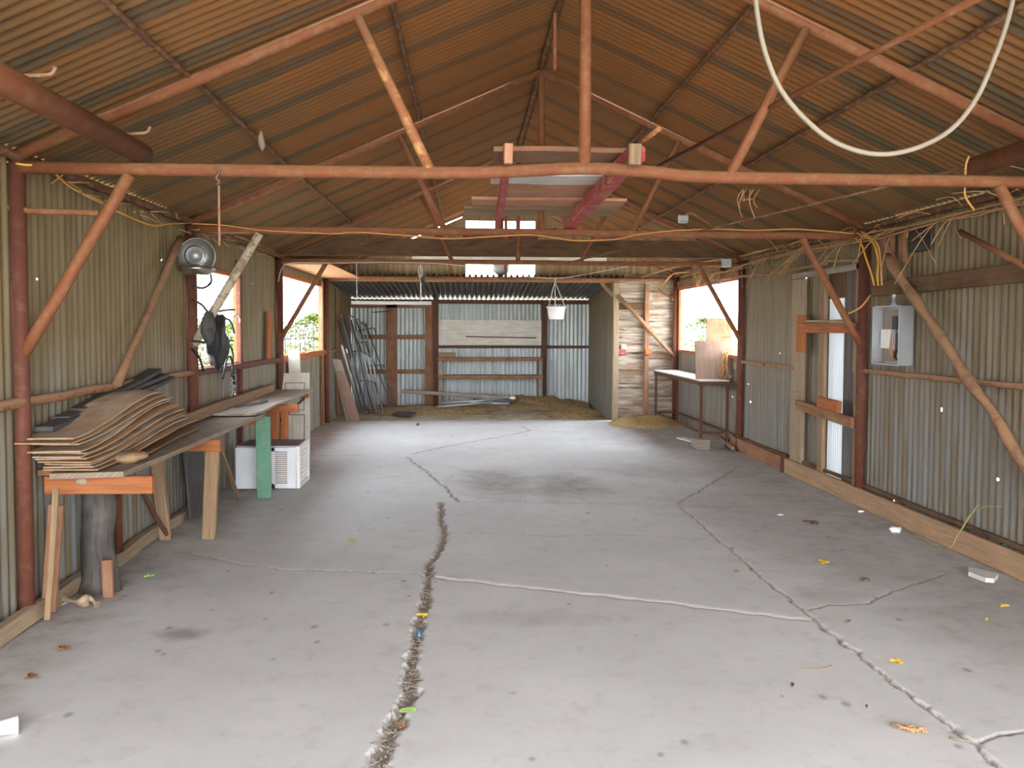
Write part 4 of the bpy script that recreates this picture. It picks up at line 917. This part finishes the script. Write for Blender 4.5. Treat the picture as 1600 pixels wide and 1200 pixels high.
# things on the floor by the table
quick('floor_timber', M['w_grey'], 'grey timber slanting on the floor behind the metal table', 'timber', lambda m: m.bar(aZ(1075, 655, .03), aZ(1150, 690, .03), .08, .05))
quick('floor_timber', M['w_tan'], 'long tan timber lying along the floor under the metal table', 'timber', lambda m: m.bar(aZ(1092, 655, .05), aZ(1145, 700, .05), .05, .05))
quick('wood_crate', M['w_grey'], 'small grey block lying under the metal table', 'block', lambda m: m.box(aZ(1082, 700, 0).x, aZ(1104, 700, 0).x, 10.7, 10.95, 0, .13))
quick('white_board_piece', M['w_white'], 'white board scrap at the near leg of the metal table', 'scrap', lambda m: m.bar(aZ(1063, 684, .02), aZ(1085, 690, .02), .12, .02))

# ---------------------------------------------------------------- right wall framing
xr = XR-.05
def rb(p, q, w_, h_, mat, nm, lab, cat, n=1, wob=0, up=V(0, 0, 1)): return quick(nm, M[mat], lab, cat, lambda m: m.bar(p, q, w_, h_, up, n=n, wob=wob))
polegirt(V(xr, 2.5, 1.245), V(xr, D2-.06, 1.225), .022, 'girt', 'thin rough rail along the right wall below the electrical box')
rb(V(xr, DR[1]+.15, 1.17), V(xr, D3-.05, 1.17), .03, .04, 'girt', 'wall_girt', 'short rusty rail between the boarded door and the right window', 'girt')
a, b = aX(1366, 452, xr-.02), aX(1640, 420, xr-.02)
rb(a, b+(b-a)*.4, .05, .125, 'w_dark', 'wall_board', 'heavy dark stained board fixed high along the right wall', 'board', 8, .012)
a, b = aX(1386, 402, xr-.085), aX(1640, 782, xr-.085)
quick('leaning_pole', M['pole'], 'peeling wooden pole slanting down the right wall', 'pole', lambda m: m.path([a.lerp(b, k/20)+V(0, .012*math.sin(k*1.2), .01*math.cos(k*.9)) for k in range(21)], [.036+.006*math.sin(k*1.7) for k in range(21)], 12, rough=.35))
a, b = aX(1500, 362, xr-.03), aX(1640, 437, xr-.03)
quick('brace_pipe', M['pipe'], 'short rust red pipe slanting high on the right wall at the frame edge', 'pipe', lambda m: m.tube(a, b, .02, n=10))
quick('pipe_bracket', M['w_brown'], 'slanting brown strut above the electrical box', 'strut', lambda m: m.bar(aX(1378, 375, xr-.03), aX(1410, 440, xr-.03), .05, .06))
# base boards
def zb(px, py): return aX(px, py, xr-.03)
yA, yB = zb(1228, 745).y, 3.2
struct(quick('baseboard_right', M['w_base'], 'wide pine board along the foot of the right wall, nearest', 'board', lambda m: m.bar(V(xr-.03, yB, .085), V(xr-.03, yA, .085), .04, .165, n=6, wob=.006)))
yC = D3+.25
struct(quick('baseboard_right', M['w_brown'], 'darker board along the foot of the right wall, farther back', 'board', lambda m: m.bar(V(xr-.02, yA+.13, .085), V(xr-.02, yC, .085), .04, .16, n=6, wob=.006)))
quick('board_stake', M['rust_d'], 'short dark stake where the two right skirting boards meet', 'stake', lambda m: m.box(xr-.06, xr-.01, yA+.03, yA+.10, 0, .20))
rb(V(xr+.02, 3.2, .20), V(xr+.02, D3, .17), .03, .03, 'w_dark', 'sill_angle', 'narrow dark ledge above the pine skirting of the right wall', 'ledge', 10, .01)
# boarded-up door
def Yr(px, x=XR-.04): return aX(px, 600, x).y
t = thing('door_1', V(XR, (DR[0]+DR[1])/2, 0), 'boarded up doorway of patched sheets and timbers in the right wall', 'door'); t['kind'] = 'structure'
def db(nm, px0, px1, z0, z1, mat, x=XR-.04, th=.04, lab=None):
    y0_, y1_ = sorted((Yr(px0, x), Yr(px1, x))); return part(t, nm, M[mat], lambda m: m.box(x-th/2, x+th/2, y0_, y1_, z0, z1), lab)
m = MB(); corr(m, 'X', XR+.02, Yr(1285), DR[1]+.05, -.03, 2.2, .006); m.obj('sheet', M['wall_r'], t)
m = MB(); corr(m, 'X', XR+.035, Yr(1311)-.12, Yr(1287)+.15, -.03, 1.92, .006, .05); o_ = m.obj('fibreglass_sheet', M['fiber'], t); o_['label'] = 'pale translucent sheet'
m = MB(); corr(m, 'X', XR+.02, Yr(1311), Yr(1284), 1.9, 2.2, .006); m.obj('sheet', M['w_dark'], t)
m = MB(); corr(m, 'X', XR+.02, DR[0]-.05, Yr(1309), -.03, 2.2, .004, .15); M['grime'] = sheetmetal('grimy_sheet', (.17, .17, .17), (.13, .11, .09), 0, 2, (.1, .07, .05)); m.obj('sheet', M['grime'], t)
db('jamb', 1238, 1256, .1, 2.13, 'w_pale', lab='pale bleached jamb')
db('stud', 1281, 1289, .1, 2.14, 'w_tan')
db('jamb', 1337, 1343, .1, 2.2, 'w_tan')
db('head', 1238, 1343, 2.14, 2.20, 'w_grey')
db('rail', 1248, 1332, 1.56, 1.66, 'w_orange', XR-.09, .04, 'orange cross rail')
db('ledge', 1258, 1322, 1.665, 1.69, 'w_pale', XR-.08)
a, b = aX(1246, 632, XR-.09), aX(1333, 661, XR-.09)
part(t, 'rail', M['w_brown'], lambda m: m.bar(a, b, .04, .10))
a, b = aX(1280, 628, XR-.14), aX(1311, 636, XR-.14)
part(t, 'block', M['w_orange'], lambda m: m.bar(a, b, .05, .11), 'orange block')
db('latch_block', 1246, 1256, 1.35, 1.75, 'w_orange', XR-.08, .05)
db('latch_block', 1238, 1246, .78, .92, 'w_pale', XR-.08, .05)
db('strip', 1333, 1338, 1.2, 1.5, 'w_tan', XR-.08, .02)
rb(aX(1292, 408, xr), aX(1352, 407, xr), .04, .03, 'w_tan', 'lintel_strip', 'thin tan strip above the boarded doorway', 'strip')
rb(aX(1200, 428, xr-.02), aX(1292, 412, xr-.02), .03, .035, 'w_tan', 'lintel_strip', 'tan strip slanting above the left of the boarded doorway', 'strip')
polegirt(aX(1116, 437, xr-.05), aX(1202, 428, xr-.03), .016, 'girt', 'thin rail across the top of the bright right window')
# wires between brace and post
quick('stay_wire', M['cord_o'], 'short orange wire from the brace to the right post above the orange rail', 'wire', lambda m: m.path(curve([aX(1326, 490, XR-.25), aX(1345, 480, XR-.18), aX(1360, 461, XR-.1)], 4), .008, 6))
quick('insulator', M['w_pale'], 'small round pale insulator behind the brace by the door', 'insulator', lambda m: m.blob(aX(1320, 492, XR-.12), .035, (1, 1, 1), 10, 7, .2, 1))
# dark patches high on the wall
def patch(px0, px1, py0, py1, mat, lab):
    p, q = aX(px0, (py0+py1)/2, xr), aX(px1, (py0+py1)/2, xr); zt_ = aX((px0+px1)/2, py0, xr).z; zb_ = aX((px0+px1)/2, py1, xr).z
    quick('wall_patch', M[mat], lab, 'patch', lambda m: m.box(xr-.01, xr+.03, min(p.y, q.y), max(p.y, q.y), zb_, min(zt_, 2.44)))
patch(1424, 1448, 357, 393, 'black', 'black square patch high on the right wall under the eave')
patch(1405, 1414, 352, 410, 'w_brown', 'brown upright slat beside the black patch under the right eave')
patch(1386, 1394, 350, 400, 'w_brown', 'brown upright slat nearest the electrical post under the right eave')

# ---------------------------------------------------------------- electrical box
xf = XR-.135; yn = aX(1405, 520, xf).y; yf = aX(1364, 520, xf).y
z1_ = aX(1405, 478, xf).z; z0_ = aX(1405, 571, xf).z
t = thing('electrical_box', V(XR-.05, (yn+yf)/2, z0_), 'open grey electrical box with breakers and wires on the right wall', 'electrical box')
def bx_(m):
    m.box(XR-.03, XR-.015, yn, yf, z0_, z1_); m.box(xf, XR-.02, yn-.004, yn+.004, z0_, z1_); m.box(xf, XR-.02, yf-.004, yf+.004, z0_, z1_)
    m.box(xf, XR-.02, yn, yf, z0_-.004, z0_+.004); m.box(xf, XR-.02, yn, yf, z1_-.004, z1_+.004)
part(t, 'casing', M['steel'], bx_)
part(t, 'rim', M['steel'], lambda m: [m.bar(p, q, .012, .014) for p, q in ((V(xf, yn, z0_), V(xf, yf, z0_)), (V(xf, yn, z1_), V(xf, yf, z1_)), (V(xf, yn, z0_), V(xf, yn, z1_)), (V(xf, yf, z0_), V(xf, yf, z1_)))])
part(t, 'back_plate', M['grille'], lambda m: m.box(XR-.05, XR-.032, yn+.02, yf-.02, z0_+.02, z1_-.02), 'stained beige back plate')
part(t, 'breaker', M['copper'], lambda m: [m.box(XR-.11, XR-.04, yn+.08, yn+.17, z1_-.19, z1_-.08), m.box(XR-.10, XR-.04, yn+.06, yn+.13, z0_+.12, z0_+.26)])
part(t, 'cover_plate', M['card'], lambda m: m.box(XR-.08, XR-.03, yf-.16, yf-.02, z0_+.13, z0_+.29), 'white plate')
part(t, 'busbar', M['steel_b'], lambda m: [m.box(XR-.09, XR-.04, yn+.15+.03*k, yn+.162+.03*k, z0_+.12, z0_+.34) for k in range(2)])
part(t, 'wire', M['cord_o'], lambda m: [m.path(curve([V(XR-.08, yn+.17+.02*k, z0_+.25), V(XR-.09, yn+.19+.015*k, z0_+.10), V(XR-.09, yn+.13, z0_+.04+.01*k), V(XR-.08, yn+.07, z0_+.07+.01*k)], 5), .005, 6) for k in range(3)])
part(t, 'wire', M['black'], lambda m: [m.path(curve([V(XR-.09, yn+.09+.015*k, z0_+.15), V(XR-.10, yn+.12+.01*k, z0_+.06), V(XR-.10, yn+.03+.01*k, z0_+.04)], 5), .006, 6) for k in range(3)], 'black wire')
part(t, 'conduit', M['steel'], lambda m: m.lathe(V(XR-.08, (yn+yf)/2-.02, z1_), V(0, 0, 1), [(.025, 0), (.03, .01), (.03, .03), (.02, .035), (.02, .1)], 14))

# ---------------------------------------------------------------- cables, vines and hanging things
def cable(pts, r, mat, lab, nm='cable', cat='cable', n=5): return quick(nm, M[mat], lab, cat, lambda m: m.path(curve(pts, n), r, 6))
yc = D2-.045
cable([aX(-60, 246, XL+.12), aY(0, 251, D1-.04), aY(35, 257, D1-.04), aY(75, 263, D1+.05), aX(110, 292, XL+.1), aX(160, 318, XL+.1), aX(200, 338, XL+.1), aX(238, 352, XL+.1), aX(262, 350, XL+.1), aY(290, 348, yc)], .007, 'cord_y', 'yellow cable running along the upper left wall')
cable([aY(x, y, yc) for x, y in ((290, 349), (350, 352), (400, 359), (450, 362), (520, 365), (560, 363), (650, 369), (700, 373), (760, 370), (830, 367), (870, 372), (900, 376), (960, 374), (1000, 366), (1060, 360), (1120, 358), (1180, 360), (1240, 358), (1300, 362), (1335, 365))], .0065, 'cord_o', 'orange cable strung along the second steel frame')
for k, (lb) in enumerate(('left', 'middle', 'right')):
    pts = {0: ((1330, 367), (1345, 380), (1352, 400), (1362, 430), (1366, 446)), 1: ((1338, 364), (1362, 376), (1372, 405), (1371, 430), (1372, 446)), 2: ((1345, 361), (1370, 380), (1376, 410), (1378, 446))}[k]
    cable([aX(x, y, XR-.14) for x, y in pts], .009, 'cord_y' if k < 2 else 'cord_o', '%s of the three cables bending down onto the dark board at the right post' % lb)
cable([aY(x, y, D3-.06) for x, y in ((435, 440), (440, 420), (455, 411), (520, 411), (600, 410), (690, 412), (740, 418), (780, 425))], .006, 'cord_w', 'pale wire along the third frame from the left wall', 'wire', 'wire')
cable([aY(x, y, D4-.4) for x, y in ((800, 427), (830, 433), (880, 434), (940, 424), (1000, 413), (1060, 411), (1130, 413))], .006, 'cord_w', 'pale wire sagging across toward the right window', 'wire', 'wire')
cable([aX(1052, 468, XR-.7), aY(1030, 452, 13.4), aY(1040, 440, 13.2), aY(1052, 428, 13), aY(1075, 425, 12.8), aY(1085, 424, 12.8)], .012, 'vine', 'pale twisting branch at the top of the plank partition', 'branch', 'branch')
cable([aY(1003, 433, 13.6), aY(1060, 416, 12.5), aY(1200, 393, 9.8), aX(1240, 380, XR-.12), aX(1262, 373, XR-.12)], .014, 'vine', 'long orange branch slanting from the partition to the right eave', 'branch', 'branch')
# dry vines along the right eave
def vines(m):
    rr = random.Random(5)
    for _ in range(70):
        y = rr.uniform(4.8, 12.5); x = XR-.08; p = V(x-rr.uniform(0, .06), y, 2.42+rr.uniform(-.04, .05)); L = rr.uniform(.15, .6)
        d = V(rr.uniform(-.35, -.0), rr.uniform(-1, 1), rr.uniform(-.6, .25)).normalized()*L
        m.path(curve([p, p+d*.4+V(0, 0, .03), p+d+V(0, 0, -.06*rr.random())], 3), rr.uniform(.003, .007), 4)
    for k in range(5): m.path(curve([V(XR-.1-.015*k, 4.8+i*.7, 2.40+rr.uniform(-.04, .04)) for i in range(12)], 4), .006, 5)
quick('dry_vines', M['vine'], 'dry vine stems tangled along the right eave', 'vines', vines, None, 'stuff')
def vines2(m):
    rr = random.Random(9)
    for _ in range(9):
        p = aX(1262+rr.uniform(-8, 8), 385, XR-.15); m.path(curve([p, p+V(-.05, .3, -.12), p+V(-.03+rr.uniform(-.1, .1), .75+rr.uniform(-.2, .3), -.30+rr.uniform(-.05, .05))], 4), .005, 4)
    for _ in range(8):
        p = aY(1160+rr.uniform(0, 30), 296, 6.3); m.path(curve([p, p+V(rr.uniform(-.05, .05), 0, -.08), p+V(rr.uniform(-.06, .06), 0, -.18*rr.random()-.05)], 3), .004, 4)
quick('dry_vines', M['vine'], 'dry vine tips fanning down left of the right knee brace', 'vines', vines2, None, 'stuff')
def vines3(m):
    rr = random.Random(11)
    for _ in range(40):
        y = rr.uniform(4.8, 10); p = V(XL+.09, y, 2.42+rr.uniform(-.03, .03)); m.path([p, p+V(rr.uniform(0, .08), rr.uniform(-.25, .25), rr.uniform(-.05, .05))], .005, 4)
quick('dry_vines', M['vine'], 'dry stems tucked along the left eave', 'vines', vines3, None, 'stuff')
# items hanging from frame 1 and roof
t = thing('hanging_stick', aY(342, 385, D1-.02), 'thin stick tied to the nearest frame pipe at the left, hanging down', 'stick')
part(t, 'stick', M['girt'], lambda m: m.tube(aY(342, 290, D1-.03), aY(343, 384, D1-.03), .007, n=6))
part(t, 'knot', M['rope'], lambda m: m.path(curve([aY(337, 262, D1-.045), aY(343, 268, D1-.05), aY(338, 278, D1-.045), aY(343, 284, D1-.045), aY(339, 288, D1-.04)], 4), .006, 6))
quick('wasp_nest', M['w_pale'], 'small papery cocoon hanging from the left purlin', 'nest', lambda m: m.path([aY(408, 205, 5.5), aY(408, 215, 5.5), aY(410, 228, 5.5), aY(410, 236, 5.5)], [.008, .02, .022, .004], 8, rough=.4))
quick('hanging_strip', M['pipe'], 'short flat strip dangling from the ridge', 'strip', lambda m: m.bar(aY(867, 20, 5.2), aY(867, 110, 5.2), .02, .01, V(0, 1, 0)))
quick('junction_box', M['steel'], 'small grey junction box hanging under the right roof slope', 'box', lambda m: m.box(aY(1061, 340, 8.5).x, aY(1074, 340, 8.5).x, 8.46, 8.54, aY(1061, 348, 8.5).z, aY(1061, 336, 8.5).z))
cable([aY(1068, 337, 8.5), aY(1080, 333, 8.4), aY(1100, 345, 8.2), aY(1118, 358, 7.6)], .006, 'cord_o', 'wire from the hanging junction box to the second frame', 'wire', 'wire')
quick('junction_box', M['steel'], 'square grey junction box on the third frame near the right post', 'box', lambda m: m.box(aY(1128, 410, D3-.08).x, aY(1142, 410, D3-.08).x, D3-.1, D3-.05, aY(1128, 417, D3-.08).z, aY(1128, 404, D3-.08).z))
# fluorescent fixture
yl = D3-.06
t = thing('fluorescent_light', aY(612, 475, yl), 'long white strip light hung on two cords beneath the third frame', 'lamp')
a, b = aY(549, 474, yl), aY(674, 475, yl)
part(t, 'tube', M['white_p'], lambda m: m.tube(a, b, .012, n=10))
part(t, 'reflector', M['white_p'], lambda m: m.bar(a+V(0, 0, .022), b+V(0, 0, .022), .07, .014))
part(t, 'cord', M['cord_w'], lambda m: m.tube(aY(557, 411, yl), a.lerp(b, .07)+V(0, 0, .04), .006, n=6))
part(t, 'cord', M['cord_w'], lambda m: m.tube(aY(657, 413, yl), a.lerp(b, .87)+V(0, 0, .04), .010, n=6), 'thick taped cord')
part(t, 'plug', M['black'], lambda m: m.box(aY(657, 436, yl).x, aY(664, 436, yl).x, yl-.02, yl+.02, aY(657, 442, yl).z, aY(657, 433, yl).z))
part(t, 'cord_loop', M['cord_w'], lambda m: m.path(curve([aY(x, y, yl) for x, y in ((655, 416), (659, 417), (660, 430), (656, 434), (654, 424), (655, 416))], 3), .007, 6))
# hanging pot
yh = D4-.12; s_ = yh/F_PX
c = aY(869, 499, yh); ht = aY(869, 480, yh).z-c.z
t = thing('hanging_pot', c, 'white plastic hanging pot on three cords below the farthest frame', 'pot')
part(t, 'pot', M['white_p'], lambda m: m.lathe(c, V(0, 0, 1), [(0, 0), (.118, 0), (.125, .01), (.155, ht-.01), (.172, ht-.008), (.172, ht+.008), (.16, ht+.008), (.148, ht-.01), (.12, .02), (0, .02)], 28))
top = aY(867, 440, yh)
for g in (0, 2.1, 4.2): part(t, 'cord', M['cord_w'], lambda m: m.tube(c+V(.165*math.cos(g+.3), .165*math.sin(g+.3), ht), top, .006, n=6))
part(t, 'hook', M['cord_w'], lambda m: m.path(curve([top, top+V(.01, 0, .04), top+V(.015, .1, .07), V(top.x+.01, D4, ZC+.035)], 4), .009, 6))

# ---------------------------------------------------------------- bits on the floor
def leaf(px, py, r, mat, lab, g=0.0, n=3):
    c = aZ(px, py, 0.006)
    def fn(m):
        for k in range(n):
            a = g+k*1.9; d = V(math.cos(a), math.sin(a), 0); e = V(-d.y, d.x, 0); o = c+d*r*.5*(k > 0)
            P = [[o+d*(u*r)+e*(v*r*.45*math.sin((u+1)/2*math.pi*.9+.15))+V(0, 0, .006+.008*abs(v)+.004*k) for v in (-1, 0, 1)] for u in (-1, -.4, .2, .7, 1)]
            m.slab(P, .002)
    quick('fallen_leaf', M[mat], lab, 'leaf', fn)
leaf(1290, 881, .035, 'leaf_y', 'bright yellow leaf on the floor at the right', .3)
leaf(1403, 1037, .025, 'leaf_y', 'yellow leaf near the long diagonal joint at the right', 1.0)
leaf(1570, 949, .03, 'leaf_y', 'yellow green leaf close to the right skirting', .2, 1)
leaf(1542, 970, .02, 'leaf_y', 'small yellow leaf left of the yellow green one near the skirting', .7, 1)
leaf(664, 964, .03, 'leaf_y', 'yellow leaf lying in the wide crack', 1.2, 2)
leaf(637, 1113, .034, 'leaf_g', 'green leaf lying across the wide crack', .2, 1)
leaf(629, 1138, .02, 'leaf_b', 'small brown leaf in the wide crack below the green leaf', .9, 2)
leaf(233, 902, .03, 'leaf_g', 'olive leaf on the floor near the left log', .4, 2)
leaf(550, 846, .03, 'leaf_g', 'olive leaf on the floor left of the wide crack', .1, 1)
leaf(1272, 818, .06, 'leaf_b', 'crumpled brown leaf on the dirty floor at the right', .8, 3)
leaf(1325, 973, .02, 'leaf_b', 'curled brown leaf beneath the white cracked ridge at the right', .4, 1)
leaf(1353, 907, .03, 'leaf_b', 'brown leaf right of the bright yellow leaf', 2, 2)
leaf(1238, 1073-0, .02, 'leaf_b', 'tiny brown leaf flat on the slab at the lower right', 1.2, 1)
leaf(1354, 907+200, .0001+.012, 'leaf_b', 'speck of brown leaf above the dead leaf clump', 1.2, 1)
leaf(98, 1017, .03, 'leaf_b', 'dark leaf on the floor at the lower left', .4, 2)
leaf(48, 1062, .03, 'leaf_b', 'rust brown leaf scrap near the lower left edge', .2, 2)
leaf(1150, 894, .02, 'leaf_b', 'small brown leaf above the white cracked ridge', .2, 1)
quick('dead_leaf_clump', M['vine'], 'clump of dry leaves and twigs on the slab at the lower right', 'dead leaves', lambda m: [m.path(curve([aZ(1392+i*5, 1132+i*1.2+random.uniform(-4, 4), .012), aZ(1405+i*5, 1138+random.uniform(-5, 5), .025), aZ(1415+i*4, 1142+random.uniform(-4, 4), .01)], 3), .004, 5) for i in range(9)])
quick('dry_twig', M['w_pale'], 'pale dry twig crossing the diagonal joint at the lower right', 'twig', lambda m: m.path(curve([aZ(1484, 1152, .01), aZ(1500, 1156, .014), aZ(1520, 1159, .01)], 4), .0035, 5))
quick('dry_twig', M['w_pale'], 'pale dry twig lying flat near the left of the lower right joint', 'twig', lambda m: m.path(curve([aZ(1250, 1046, .008), aZ(1280, 1046, .01), aZ(1300, 1040, .008)], 4), .003, 5))
quick('blue_cap', M['blue'], 'small blue plastic bit lying in the wide crack', 'litter', lambda m: m.tube(aZ(654, 981, .01), aZ(655, 993, .01), .007, n=8))
quick('paper_cup', M['white_p'], 'white cup lying at the lower left edge of the floor', 'cup', lambda m: m.lathe(aZ(-12, 1140, .035), V(.9, .45, 0), [(0, 0), (.025, 0), (.026, .01), (.034, .085), (.036, .088), (.031, .086), (.0, .02)], 18))
quick('concrete_chip', M['stone'], 'flat white broken slab piece at the right skirting', 'stone', lambda m: m.slab([[aZ(1513, 886, .03), aZ(1513, 893, .03)], [aZ(1535, 890, .035), aZ(1540, 903, .03)], [aZ(1560, 896, .03), aZ(1553, 904, .03)]], .028))
quick('white_lump', M['paper'], 'crumpled white lump on the floor by the right skirting', 'litter', lambda m: m.blob(aZ(1399, 827, .02), .042, (1.1, .9, .55), 12, 8, .5, 4))
quick('white_scrap', M['paper'], 'tiny white scrap on the dirty floor at the right', 'litter', lambda m: m.blob(aZ(1219, 804, .005), .02, (1.4, .7, .3), 8, 6, .4, 9))
quick('white_scrap', M['paper'], 'tiny white scrap at the edge of the pine skirting', 'litter', lambda m: m.blob(aZ(1345, 799, .01), .025, (1.2, .7, .4), 8, 6, .4, 19))
quick('dark_pebble', M['steel_d'], 'dark round pebble near the slab edge at the back', 'stone', lambda m: m.blob(aZ(653, 663, .02), .03, (1, 1, .8), 8, 6, .3, 7))
quick('grass_blade', M['grass'], 'long pale green grass stem bending over the pine skirting', 'grass stem', lambda m: m.path(curve([V(3.45, 6.3, .01), aX(1475, 858, XR-.2), aX(1500, 830, XR-.16), aX(1520, 800, XR-.13), aX(1530, 787, XR-.12)], 5), .004, 5))
quick('grass_blade', M['grass'], 'faint grass stem curving against the right wall above the skirting', 'grass stem', lambda m: m.path(curve([aX(1500, 830, XR-.15), aX(1515, 805, XR-.12), aX(1540, 792, XR-.1), aX(1565, 792, XR-.08)], 5), .0025, 5))
# debris filling of the wide crack: loose grit (uncountable)
def grit(m):
    rr = random.Random(3); pp = [(590, 1195), (615, 1130), (640, 1085), (643, 1040), (650, 1000), (660, 960), (668, 915), (674, 880), (690, 852), (697, 835), (688, 808), (692, 786)]
    P = [aZ(x, y, 0) for x, y in pp]
    for _ in range(420):
        k = rr.randrange(len(P)-1); p = P[k].lerp(P[k+1], rr.random())+V(rr.uniform(-.035, .035), rr.uniform(-.02, .02), rr.uniform(-.02, -.006))
        r = rr.uniform(.003, .009); m.blob(p, r, (1, 1, .7), 5, 4, .5, rr.random()*50)
    for _ in range(160):
        k = rr.randrange(len(P)-1); p = P[k].lerp(P[k+1], rr.random())+V(rr.uniform(-.035, .035), 0, .0); a = rr.random()*6.3; d = V(math.cos(a), math.sin(a), .1)*rr.uniform(.015, .05); m.path([p-d, p+d], .0015, 4)
quick('crack_debris', M['w_grey'], 'grit and twig bits filling the wide crack of the floor', 'debris', grit, None, 'stuff')

# ---------------------------------------------------------------- outside: shrubs and trees
def shrub_mesh(nm, seed, R, H, n, z0):
    rr = random.Random(seed); m = MB()
    for _ in range(n):
        g = rr.random()*6.28; q = rr.random()**.5; z = z0+(H-z0)*rr.random(); k = math.sin(math.pi*min(1, max(.05, (z-z0)/(H-z0)*.85+.12)))
        p = V(math.cos(g)*q*R*k, math.sin(g)*q*R*k, z)
        if mn.noise(p*1.6+V(seed, 0, 0)) < -.12: continue
        d = V(rr.uniform(-1, 1), rr.uniform(-1, 1), rr.uniform(-1, .6)).normalized(); e = d.cross(V(rr.random(), rr.random(), 1)).normalized(); L = rr.uniform(.05, .1)*(1+R*R*.35)
        m.add([p, p+d*L*.5+e*L*.3, p+d*L, p+d*L*.5-e*L*.3], [[0, 1, 2, 3]])
    return m
def tree(loc, seed, R, H, n, z0, lab, gp_):
    t = thing('tree', V(*loc), lab, 'tree', gp_); o = V(*loc); m = shrub_mesh('f', seed, R, H, n, z0); m.v = [(a+o.x, b+o.y, c+o.z) for a, b, c in m.v]
    m.obj('foliage', M['leaf'], t)
    def tr(m):
        rr = random.Random(seed); m.path([o+V(0, 0, -.1), o+V(.05, .05, H*.4), o+V(.1, 0, H*.85)], [.08, .06, .02], 8)
        for _ in range(7):
            p = o+V(.05, .03, H*rr.uniform(.25, .6)); g = rr.random()*6.28; m.path([p, p+V(math.cos(g)*R*.6, math.sin(g)*R*.6, H*.25)], [.03, .01], 6)
    part(t, 'trunk', M['w_grey'], tr)
tree((-6.6, 16.5, -.1), 1, 1.3, 3.6, 3000, .6, 'leafy tree seen through the first left window', None)
tree((-8.6, 25.5, -.1), 4, 1.8, 2.1, 3600, .1, 'bushy tree seen low through the second left window, nearer side', None)
tree((-7.8, 29.2, -.1), 6, 1.75, 2.0, 3600, .1, 'bushy tree seen low through the second left window, middle', None)
tree((-6.0, 32.6, -.1), 7, 1.75, 2.2, 3600, .1, 'bushy tree seen low through the second left window, farther side', None)
tree((-9.0, 21, -.1), 9, 1.6, 3.4, 2800, .3, 'slender tree beyond the hanging bag in the first left window', None)
tree((11.5, 40, -.1), 12, 1.8, 2.2, 1800, .1, 'small tree seen low through the right window', None)

for o in list(bpy.data.objects):
    if '_o' in o: del o['_o']
